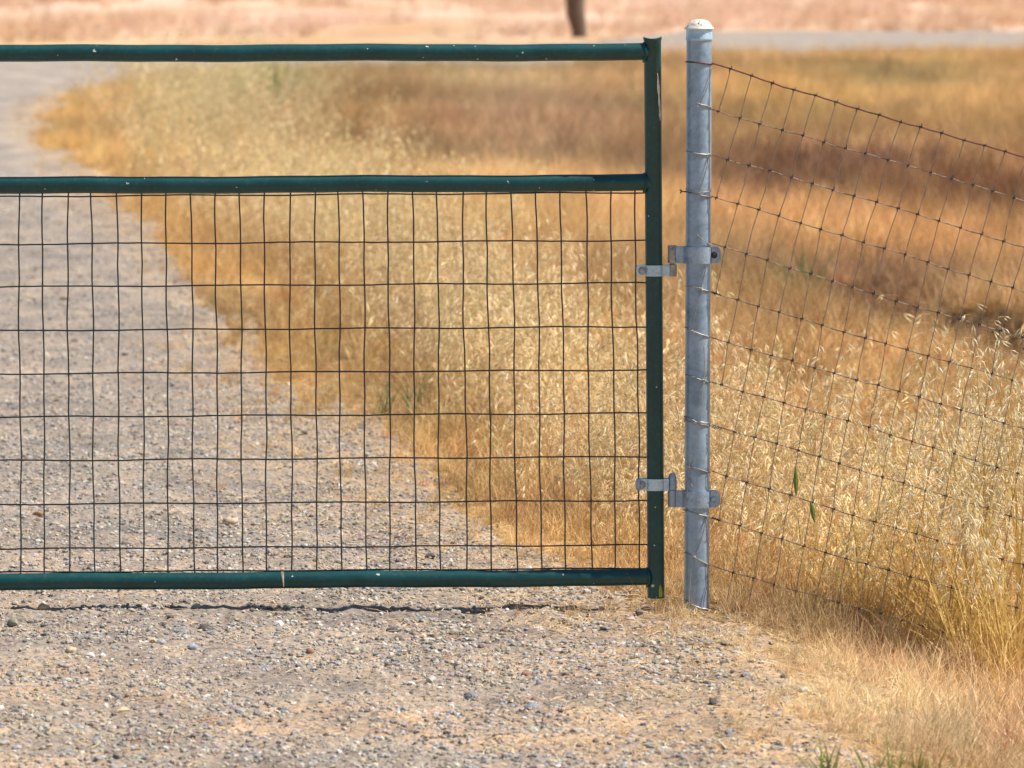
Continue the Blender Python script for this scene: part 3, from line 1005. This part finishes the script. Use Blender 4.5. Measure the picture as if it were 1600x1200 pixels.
for (ax_, hz, rr) in ((-95, 0.0125, 0.0028), (-82, 0.0095, 0.0022), (-150, 0.006, 0.003), (-88, 0.017, 0.0018)):
    mb = MB(); a = math.radians(ax_)
    r0 = np.interp(hz, [0.0026, 0.0065, 0.0115, 0.016, 0.0195], [0.0342, 0.030, 0.0265, 0.0225, 0.017])
    q = c + Vector((r0 * math.cos(a), r0 * math.sin(a), hz))
    vs = [q + Vector((math.cos(t) * rr * random.uniform(.7, 1.2), math.sin(t) * 0.0012, math.sin(t) * rr * random.uniform(.6, 1.1))) for t in [k * math.pi / 4 for k in range(8)]]
    mb.add([q + Vector((math.cos(a) * .0012, math.sin(a) * .0012, .0008))] + vs, [(0, 1 + k, 1 + (k + 1) % 8) for k in range(8)])
    mb.build('lichen_spot', M_LICHEN, cap)

def post_hinge(y0, y1, ear_x, style):
    z1, z0 = at(1090, y0).z, at(1090, y1).z
    X = at(pcx((y0 + y1) / 2), y0).x
    zm, hh = (z0 + z1) / 2, (z1 - z0) / 2
    R = RP + 0.0014
    xe = at(ear_x, y0).x; xk = at(1056, y0).x
    mb = MB()
    for sgn in (-1, 1):
        e = 0.007
        path = [(xk, sgn * 0.0045, z0, z1), (X - R - 0.003, sgn * 0.0045, z0, z1)]
        a0 = math.asin(0.012 / R)
        for k in range(19):
            an = math.pi - a0 - (math.pi - 2 * a0) * k / 18
            path.append((X + R * math.cos(an), sgn * R * math.sin(an), z0, z1))
        ye = sgn * 0.0125
        for t, f in ((0.0, 1.0), (0.55, 1.0), (0.75, 0.9), (0.9, 0.7), (1.0, 0.42)):
            xs_ = X + R + (xe - X - R) * t
            path.append((xs_, ye, zm - hh * f, zm + hh * f))
        mb.ribbon(path if sgn > 0 else path[::-1], -0.0036)
    h = mb.build('hinge_band', M_CAST, post)
    b = MB(); bx = at(ear_x - 10.5, y0).x
    # carriage bolt: domed head on the front ear
    prof = [(0.0075, 0.0), (0.0072, 0.0022), (0.0055, 0.0044), (0.003, 0.0056), (0.0003, 0.006)]
    vs = [(bx + r * math.cos(2 * math.pi * k / 18), -0.0161 - y, zm + r * math.sin(2 * math.pi * k / 18)) for r, y in prof for k in range(18)]
    b.add(vs, [(i * 18 + k, i * 18 + (k + 1) % 18, (i + 1) * 18 + (k + 1) % 18, (i + 1) * 18 + k) for i in range(4) for k in range(18)])
    b.tube([(bx, -0.015, zm), (bx, 0.026, zm)], 0.0042, 10)
    b.build('bolt', M_KNOT if style == 0 else M_CAST, h)
    k = MB(); px = at(1050.5, y0).x
    if style == 0:
        k.lathe([(0.0, z0 - 0.030), (0.0055, z0 - 0.030), (0.0055, z0 - 0.0005), (0.0105, z0), (0.0108, z0 + 0.002), (0.0108, z1 + 0.000), (0.0095, z1 + 0.0025), (0.0, z1 + 0.003)], (px, 0, 0), 20)
    else:
        k.lathe([(0.0, z0 - 0.001), (0.009, z0), (0.0108, z0 + 0.003), (0.0108, z1 + 0.001), (0.006, z1 + 0.0015), (0.0055, z1 + 0.03), (0.0, z1 + 0.031)], (px, 0, 0), 20)
    k.build('hinge_pin', M_WEATHER if style == 0 else M_GALV, h)
post_hinge(385, 411, 1126, 0)
post_hinge(766.5, 792, 1125, 1)

# ------------------------------------------------------------------ the wire fence
fence = empty('wire_fence', (at(1112, 957).x, 0, 0), 'no-climb wire mesh fence running downhill to the right from the steel post', 'wire fence')
SL = math.tan(math.radians(16.9))
FY = -0.020
wy = [98.5, 169, 241, 308, 382, 455, 526, 597, 665, 737, 808, 882, 951]
def line_y(i, x):
    s_ = (x - 1112) / 488
    return wy[i] + (x - 1112) * SL + 3.0 * math.sin(s_ * 4 + i * 1.3) * 0.6 - (3.0 * s_ if i else 0)
COLS = 62
SOFF = [0, 19, 37, 56, 73, 88, 101, 114, 126, 138, 150, 162, 173]
kn = {}
for i in range(13):
    for k in range(COLS):
        x = 1141 + 33.1 * k - SOFF[i] + random.uniform(-1.6, 1.6)
        kn[i, k] = (x, line_y(i, x) + random.uniform(-1.2, 1.2))
XMAX = 1141 + 33.1 * 44
for i in range(13):
    mb = MB(); pts = [at(1112, line_y(i, 1112), FY + 0.004)]
    ks = [kn[i, k] for k in range(COLS) if 1116 < kn[i, k][0] < XMAX]
    for a_, (x, y) in enumerate(ks):
        if a_:
            xm = (x + ks[a_ - 1][0]) / 2
            pts.append(at(xm, (y + ks[a_ - 1][1]) / 2 + random.uniform(-0.2, 1.3), FY + 0.0004 * (-1) ** a_))
        pts.append(at(x, y, FY))
    mb.tube(pts, 0.0021 if i == 0 else 0.00135, 6)
    mb.build('line_wire', M_RUST if i == 0 else M_FWIRE, fence)
for k in range(COLS):
    pts = []
    for i in range(13):
        x, y = kn[i, k]
        if x < 1117 or x > XMAX: continue
        if pts:
            xo, yo = last
            pts.append(at((x + xo) / 2 + random.uniform(-1.6, 1.6), (y + yo) / 2, FY - 0.002 + random.uniform(-.001, .001)))
        pts.append(at(x, y, FY - 0.0015)); last = (x, y)
    if len(pts) > 1:
        mb = MB(); mb.tube(pts, 0.00105, 5)
        mb.build('stay_wire', M_STAY, fence)
mb = MB()
for (i, k), (x, y) in kn.items():
    if x < 1117 or x > XMAX: continue
    c = at(x, y, FY - 0.0006)
    t = Vector((math.cos(math.radians(16.9)), 0, -math.sin(math.radians(16.9)))); nrm = Vector((t.z * -1 * -1, 0, t.x))
    L_ = random.uniform(0.0028, 0.0042); r = random.uniform(0.0019, 0.0025) + (0.0005 if i == 0 else 0)
    mb.tube([c - t * L_, c + t * L_], r, 6)
    for sg in (-1, 1):
        e = t * sg * L_ * 0.8
        f = Vector((-t.z * -1, 0, t.x))
        mb.tube([c + e, c + e + Vector((random.uniform(-.2, .2), -0.5, random.uniform(0.5, 1) * sg)).normalized() * random.uniform(0.006, 0.010)], 0.0009, 4)
ko = mb.build('wire_knot', M_KNOT, fence); ko['kind'] = 'stuff'
M_SHINY = metal('light_wire', (0.42, 0.40, 0.36), (0.2, 0.17, 0.14), 0.5, 0.5, 60)
# the wires wrapped round the post, with twists and loose tails
def on_post(px, py, off=0.0016):
    c = at(pcx(py), py); R = RP + off
    dx = at(px, py).x - c.x
    dx = max(-R * 0.999, min(R * 0.999, dx))
    return Vector((c.x + dx, -math.sqrt(R * R - dx * dx), c.z))
def wrap(path, mat=M_FWIRE, r=0.0014, off=0.0016, name='wire_wrap', back=True):
    mb = MB(); pts = []
    path = sorted(path)
    for (x0, y0), (x1, y1) in zip(path[:-1], path[1:]):
        n = max(2, int(abs(x1 - x0) / 2.5) + 1)
        for q in range(n):
            t = q / n; pts.append(on_post(x0 + (x1 - x0) * t, y0 + (y1 - y0) * t, off))
    pts.append(on_post(*path[-1], off))
    if back:                                       # close the loop behind the pipe
        c = at(pcx(path[0][1]), path[0][1]); R = RP + off
        a0 = math.atan2(pts[0].y, pts[0].x - c.x)
        zs, ze = pts[0].z, pts[-1].z
        pre = []
        for q in range(1, 9):
            an = math.pi + 0.0 - q * math.pi / 9
            pre.append(Vector((c.x + R * math.cos(an), R * math.sin(an), zs + (ze - zs) * q / 9)))
        pts = pre[::-1] + pts
    mb.tube(pts, r, 6)
    return mb.build(name, mat, fence)
wrap([(1072, 96.5), (1090, 97), (1113, 100.5)], M_RUST, 0.0019)
wrap([(1092, 162), (1102, 164), (1113, 170)], M_SHINY, back=False)
wrap([(1071, 236), (1092, 239.5), (1107, 241), (1113, 242)], M_SHINY)
wrap([(1071, 299), (1090, 303), (1113, 308)], M_FWIRE)
wrap([(1071, 295), (1090, 300), (1113, 297)], M_SHINY, 0.0009, 0.0022)
wrap([(1106, 379), (1108, 380.5), (1113, 382.5)], M_SHINY, back=False)
wrap([(1070, 447), (1085, 447), (1094, 450), (1113, 456)], M_SHINY)
wrap([(1070, 511), (1080, 515), (1095, 521), (1113, 527)], M_SHINY)
wrap([(1070, 585), (1085, 588), (1098, 593), (1112, 597)], M_SHINY)
wrap([(1069, 650), (1080, 653), (1092, 661), (1112, 665)], M_FWIRE, 0.0015)
wrap([(1069, 656), (1082, 659), (1094, 657), (1112, 661)], M_SHINY, 0.0011, 0.0028)
wrap([(1076, 728), (1090, 730), (1103, 735), (1112, 738)], M_SHINY, back=False)
wrap([(1069, 796), (1082, 799), (1100, 804), (1112, 809)], M_SHINY)
wrap([(1070, 862), (1084, 868), (1098, 876), (1110, 883)], M_SHINY)
wrap([(1069, 936), (1080, 942), (1095, 948), (1109, 951)], M_SHINY)
def tail(pts, mat=M_SHINY, r=0.0010, offs=None):
    mb = MB()
    offs = offs or [0.0025] * len(pts)
    q = [on_post(x, y, o_) for (x, y), o_ in zip(pts, offs)]
    mb.tube(q, r, 5)
    return mb.build('wire_tail', mat, fence)
tail([(1111, 108), (1108, 125), (1102, 142), (1094, 158), (1091, 166)], offs=[.003, .006, .008, .008, .003], mat=M_FWIRE)
tail([(1107, 243), (1103, 262), (1098, 280), (1092, 297)], offs=[.003, .006, .005, .003], mat=M_FWIRE)
tail([(1088, 365), (1098, 374), (1107, 381)], offs=[.004, .005, .003], mat=M_FWIRE)
tail([(1103, 414), (1099, 430), (1094, 448)], offs=[.004, .006, .003], mat=M_FWIRE)
tail([(1094, 452), (1089, 470), (1085, 492), (1081, 513)], offs=[.003, .007, .008, .003])
tail([(1099, 540), (1100, 565), (1099, 592)], offs=[.004, .006, .003], mat=M_FWIRE)
tail([(1099, 594), (1096, 615), (1095, 640), (1093, 660)], offs=[.003, .008, .009, .003])
tail([(1083, 690), (1079, 712), (1076, 728)], offs=[.006, .006, .003])
tail([(1076, 729), (1074, 750), (1073, 772), (1071, 793)], offs=[.003, .006, .010, .003])
tail([(1075, 745), (1078, 752), (1081, 758)], offs=[.003, .005, .008])
tail([(1106, 738), (1108, 750), (1110, 762)], offs=[.004, .007, .006])
tail([(1103, 806), (1099, 825), (1093, 845), (1084, 866)], offs=[.003, .008, .008, .003], mat=M_FWIRE)
tail([(1083, 868), (1079, 890), (1077, 915), (1076, 940)], offs=[.003, .009, .010, .004])
tail([(1104, 880), (1106, 905), (1101, 925), (1098, 945)], offs=[.003, .004, .004, .004], mat=M_FWIRE)
for (x, y) in ((1092, 162), (1108, 241), (1108, 381), (1094, 449), (1080, 515), (1099, 592), (1076, 728), (1070, 796), (1103, 805), (1083, 867)):
    mb = MB(); c = on_post(x, y, 0.0028)
    mb.tube([c + Vector((-0.004, 0, 0.001)), c + Vector((0.004, 0, -0.001))], 0.0027, 8)
    for q in range(3):
        mb.tube([c, c + Vector((random.uniform(-1, 1), random.uniform(-0.8, 0), random.uniform(-1, 1))).normalized() * 0.009], 0.0008, 5)
    mb.build('twisted_knot', M_WEATHER, fence)
# frayed end poking out to the left
mb = MB(); c = at(1066, 299, -0.008)
for q in range(5):
    mb.tube([c + Vector((0.008, 0, -0.0004 * q)), c, c + Vector((random.uniform(-1, -0.2), random.uniform(-0.6, 0.3), random.uniform(-1, 1))).normalized() * 0.007], 0.0010, 5)
mb.build('frayed_end', M_KNOT, fence)
mb = MB(); c = at(1070, 655, -0.006)
for q in range(4):
    mb.tube([c + Vector((0.006, 0, 0)), c + Vector((-0.002, -0.004, 0.004 * (q - 1.5)))], 0.0011, 5)
mb.build('frayed_end', M_SHINY, fence)
mb = MB(); pts = []
for q in range(24):
    t = q / 23; pts.append(at(1112 + 16 * t, 666 + 5 * t + 1.6 * math.sin(q * 1.1), FY - 0.002 * math.cos(q * 1.1)))
mb.tube(pts, 0.0012, 5); mb.build('wire_tail', M_FWIRE, fence)
for yy in (457, 809):
    mb = MB(); pts = []
    for q in range(24):
        t = q / 23; pts.append(at(1112 + 14 * t, yy + 4.2 * t + 1.3 * math.sin(q * 1.2), FY - 0.002 * math.cos(q * 1.2)))
    mb.tube(pts, 0.0012, 5); mb.build('wire_tail', M_KNOT, fence)

# ------------------------------------------------------------------ single plants, stones and the far tree
def oat_plant(px, y, H, n, label, lean, az, nsp=14):
    x = (px - 800) / FOC * (y + CAM_D)
    g = gz(x, y)
    r = empty('wild_oat_plant', (x, y, g), label, 'wild oat', 'tall wild oats rising through the fence')
    for k in range(n):
        mb = MB()
        oat(mb, (x + random.uniform(-.03, .03), y + random.uniform(-.03, .03), g - 0.01), H * random.uniform(0.8, 1.0) if k else H, nsp, lean + random.uniform(-.08, .12), az + random.uniform(-.6, .6), 0, 1, 0.027, 0.0038)
        mb.build('stem', [M_STEM1, M_HEAD1], r, False)
    mb = MB()
    for k in range(26):
        blade(mb, (x + random.uniform(-.04, .04), y + random.uniform(-.04, .04), g - 0.01), random.uniform(0, 6.28), random.uniform(0.05, 0.6), random.uniform(0.15, 0.45), random.uniform(.003, .005), random.uniform(.2, 1.5), 5, 0, .1)
    mb.build('leaves', M_STEM1, r, False)
oat_plant(1585, -0.10, 0.74, 8, 'tall golden wild oat plant at the right edge, nearest the camera side of the fence', 0.12, math.pi)
oat_plant(1520, -0.15, 0.88, 5, 'tallest wild oat, its bare stem leaning far left across the fence', 0.22, math.pi, 12)
oat_plant(1480, 0.10, 0.60, 7, 'bushy wild oat just left of the tallest leaning one', 0.10, 2.4)
oat_plant(1555, 0.22, 0.66, 9, 'dense wild oat behind the fence near the right edge', 0.08, 1.0)
oat_plant(1420, 0.16, 0.50, 3, 'shorter wild oat behind the fence above the dark grass hollow', 0.12, 3.6)
oat_plant(1600, 0.45, 0.76, 8, 'tall wild oat set farthest back at the right edge', 0.12, 2.8)
oat_plant(1360, 0.30, 0.46, 3, 'slim wild oat behind the middle of the fence', 0.16, 0.4)
oat_plant(1290, 0.42, 0.44, 3, 'low wild oat behind the fence near the green leaves', 0.2, 2.8)

for k_, (px_, y_, H_, l_) in enumerate((
        (1500, -0.02, 0.66, 'wild oat of middling height rooted between the two leftmost tall clumps'),
        (1540, 0.02, 0.80, 'very tall upright wild oat second from the right edge'),
        (1570, -0.28, 0.50, 'low bushy wild oat in front of the tall clump at the right edge'),
        (1600, 0.12, 0.86, 'tall wild oat cut by the right edge of the view, thick with pale husks'),
        (1460, 0.30, 0.62, 'wild oat with many husks behind the left part of the tall clump'))):
    oat_plant(px_, y_, H_ * 1.12, 10, l_, 0.08, 0.5 + k_ * 1.3, 16)

def weed(px, py, H, n, label, cat='weed', mat=M_GREEN2, w=0.006, name='green_weed', y=None, spread=0.9, lift=0.0):
    x, d = gpx(px, py)
    y_ = d - CAM_D if y is None else y
    if y is not None: x = (px - 800) / FOC * (y + CAM_D)
    g = gz(x, y_)
    r = empty(name, (x, y_, g), label, cat)
    for k in range(n):
        mb = MB()
        blade(mb, (x + random.uniform(-.2, .2) * H * spread, y_ + random.uniform(-.2, .2) * H * spread, g - 0.004), random.uniform(0, 6.28), random.uniform(0.05, spread), H * random.uniform(0.6, 1.05), w, random.uniform(.1, .9), 5, 0, .1)
        mb.build('leaf', mat, r, False)
    return r
weed(1252, 500, 0.30, 50, 'small green weed behind the fence in the brown field', w=0.008)
weed(1135, 478, 0.22, 22, 'tiny dusty green weed just right of the steel post, beyond the fence', w=0.007)
weed(425, 172, 0.6, 60, 'far pale green weed patch seen between the two upper gate rails', w=0.024, spread=0.7, mat=M_GREEN)
weed(596, 650, 0.17, 30, 'olive green weed behind the gate mesh at the driveway edge', w=0.0035, mat=M_GREEN2)
weed(648, 652, 0.2, 30, 'second olive green weed behind the gate mesh, farther from the gravel', w=0.005, mat=M_GREEN2)
weed(1385, 1260, 0.125, 46, 'fresh green sprigs at the bottom edge among dry grass, the larger patch', mat=M_GREEN, w=0.005, y=-2.45, spread=1.1)
weed(1300, 1250, 0.115, 28, 'small green sprig at the bottom edge, left of the larger green patch', mat=M_GREEN, w=0.005, y=-2.42, spread=0.8)
weed(1450, 1250, 0.115, 26, 'small green sprig at the bottom edge, right of the larger green patch', mat=M_GREEN, w=0.005, y=-2.40, spread=0.8)
def green_stalk(px0, py0, px1, py1, label):
    y = -0.055
    b = at(px1, py1, y); g0 = gz(b.x, y)
    r = empty('green_grass_stalk', (b.x, y, g0), label, 'grass stalk')
    t = at(px0, py0, y)
    root = Vector((b.x + 0.02, y, g0))
    mb = MB(); mb.tube([root, root.lerp(b, .5) + Vector((.006, 0, 0)), b, t], [0.001, .001, .0009, .0005], 5); mb.build('stem', M_STEM1, r)
    mb = MB(); n = 8; vs = []
    for i in range(n + 1):
        q = b.lerp(t, i / n); w = 0.0052 * math.sin(math.pi * (0.06 + 0.90 * i / n)) + .0003
        vs += [q + Vector((-w, 0.001, 0)), q + Vector((0, -0.0025, 0)), q + Vector((w, 0.001, 0))]
    mb.add(vs, [(i * 3 + k, i * 3 + k + 1, i * 3 + k + 4, i * 3 + k + 3) for i in range(n) for k in range(2)])
    mb.build('leaf', M_GREEN, r)
green_stalk(1243, 728, 1244, 774, 'single upright green leaf in the dry grass by the fence, the upper one')
green_stalk(1267, 784, 1273, 816, 'single green leaf in the dry grass by the fence, the lower one')
mb = MB()
lp = [gpx(q, w) for q, w in ((1385, 478), (1440, 494), (1500, 512), (1560, 530), (1625, 548))]
lg = [Vector((a_, b_ - CAM_D, gz(a_, b_ - CAM_D) + 0.10 + 0.012 * math.sin(i_ * 2.3))) for i_, (a_, b_) in enumerate(lp)]
lg[0].z -= 0.05
mb.tube(lg, [0.014, 0.034, 0.046, 0.042, 0.050], 9)
o = mb.build('fallen_branch', M_BARK); tag(o, 'dark weathered branch lying in the low brown grass behind the fence', 'branch')
# straws in front of the gate stile and post
def straw(px, py, L, lean, az, y, label, w=0.003, spl=0):
    x = (px - 800) / FOC * (y + CAM_D)
    mb = MB(); blade(mb, (x, y, gz(x, y) - 0.003), az, lean, L, w, 0.3, 5, 0, .05)
    o = mb.build('straw_stalk', M_STEM1, None, False); tag(o, label, 'dry stalk', 'dry stalks at the foot of the gate and post')
straw(1004, 945, 0.105, 0.22, math.pi, -0.05, 'dry stalk crossing the right end of the lowest gate rail', 0.0045)
straw(1034, 955, 0.075, 0.2, 0.4, -0.05, 'short dry stalk at the foot of the gate stile', 0.003)
straw(1075, 960, 0.15, 0.45, math.pi, -0.05, 'long dry stalk leaning left between gate stile and steel post', 0.0022)
for k in range(3):
    mb = MB(); a_ = at(441, 893, -0.0215); b_ = at(443, 917, -0.0215)
    if k == 0:
        mb.add([a_ + Vector((-.003, 0, 0)), a_ + Vector((.004, 0, 0)), b_ + Vector((.0012, 0, 0)), b_ + Vector((-.001, 0, 0)), a_.lerp(b_, .5) + Vector((0, -.002, 0))], [(0, 1, 4), (1, 2, 4), (2, 3, 4), (3, 0, 4)])
        o = mb.build('straw_scrap', M_HEAD1, None, False); tag(o, 'pale scrap of straw stuck on the lowest gate rail', 'straw scrap')

def stone(px, py, wpx, col, label, flat=0.6):
    x, d = gpx(px, py); y = d - CAM_D
    mb = MB(); rock_mesh(mb, 2, flat, 0.35)
    r = wpx * d / FOC / 2
    mb.v = [(v[0] * r, v[1] * r, v[2] * r) for v in mb.v]
    o = mb.build('stone', stone_mat('stone_%s' % random.random(), col), None)
    o.location = (x, y, gz(x, y) + r * flat * 0.45); o.rotation_euler = (0, 0, random.uniform(0, 6))
    tag(o, label, 'stone', 'stones lying on the driveway')
TAN, DK, GR, WH, RU = (0.56, 0.43, 0.28), (0.09, 0.075, 0.07), (0.26, 0.26, 0.27), (0.62, 0.60, 0.56), (0.30, 0.16, 0.10)
stone(356, 822, 26, TAN, 'smooth tan stone seen through the mesh, above the lowest gate rail')
stone(54, 806, 20, RU, 'rust brown stone behind the gate mesh at the far left')
stone(672, 880, 15, DK, 'small dark stone just above the lowest gate rail near its middle')
stone(192, 854, 18, DK, 'dark flat stone behind the lowest mesh wire at left', 0.4)
stone(612, 996, 18, DK, 'dark round stone on the gravel in front of the gate')
stone(318, 988, 26, DK, 'largest dark stone in front of the gate, left of centre', 0.5)
stone(278, 992, 20, GR, 'flat grey stone beside the largest dark stone', 0.35)
stone(14, 984, 24, (0.27, 0.25, 0.17), 'olive grey stone at the left edge below the gate')
stone(62, 957, 20, TAN, 'tan stone at the left just below the gate')
stone(135, 1030, 18, WH, 'whitish stone left of centre in the foreground gravel')
stone(105, 1022, 22, TAN, 'tan stone next to a whitish one in the foreground gravel')
stone(186, 1118, 26, (0.66, 0.50, 0.30), 'bright tan stone near the lower left corner')
stone(298, 1020, 18, (0.36, 0.39, 0.45), 'bluish stone in the foreground below the dark stone')
stone(482, 1026, 13, RU, 'red brown stone standing in the gravel left of centre', 0.9)
stone(822, 1058, 17, RU, 'reddish brown stone right of centre in the foreground')
stone(770, 1080, 12, DK, 'small dark stone beside the reddish brown one')
stone(672, 1072, 22, (0.45, 0.43, 0.38), 'pale grey stone in the centre of the foreground')
stone(735, 1096, 26, (0.20, 0.20, 0.22), 'slate grey stone low in the centre foreground')
stone(832, 1120, 24, GR, 'grey stone near the bottom, right of centre')
stone(1118, 1108, 18, DK, 'dark stone at the bottom where gravel meets dry grass')
stone(640, 1075, 14, WH, 'small whitish stone left of the pale grey stone')
stone(1160, 995, 12, (0.3, 0.26, 0.2), 'brown stone in front of the steel post')
stone(1000, 965, 18, (0.15, 0.14, 0.15), 'dark grey stone under the corner of the gate')
stone(985, 976, 16, (0.52, 0.44, 0.40), 'pinkish stone under the corner of the gate')
stone(100, 468, 16, (0.42, 0.30, 0.2), 'brown stone far up the driveway behind the mesh')
stone(427, 616, 13, (0.62, 0.34, 0.17), 'orange stone behind the mesh near the grass edge')
stone(232, 1010, 16, (0.5, 0.4, 0.3), 'light brown stone below the shadow of the gate at left')

# tree beyond the road: only the foot of its trunk is in the picture
tx, td = gpx(903, 57)
tr = empty('tree', (tx, td - CAM_D, 0), 'dark leaning trunk of a bare tree beyond the dirt road, above the top rail', 'tree')
mb = MB()
tp = [Vector((tx + 0.03, td - CAM_D, -0.05)), Vector((tx + 0.01, td - CAM_D, 0.12)), Vector((tx - 0.035, td - CAM_D, 0.32)), Vector((tx - 0.045, td - CAM_D, 0.6)), Vector((tx - 0.05, td - CAM_D, 1.2)), Vector((tx + 0.02, td - CAM_D + .1, 2.2)), Vector((tx + 0.1, td - CAM_D + .1, 3.2))]
mb.tube(tp, [0.11, 0.105, 0.13, 0.135, 0.12, 0.09, 0.03], 14)
mb.build('trunk', M_BARK, tr)
for k in range(6):
    an = k * 1.9; h = 1.5 + k * 0.25; b = tp[4].lerp(tp[6], (h - 1.2) / 2.0)
    L = 0.9 - k * .08
    pts = [b, b + Vector((math.cos(an) * L * .4, math.sin(an) * L * .4, L * .35)), b + Vector((math.cos(an + .2) * L * .8, math.sin(an + .2) * L * .8, L * .9))]
    mb = MB(); mb.tube(pts, [0.045, 0.03, 0.01], 8); mb.build('limb', M_BARK, tr)
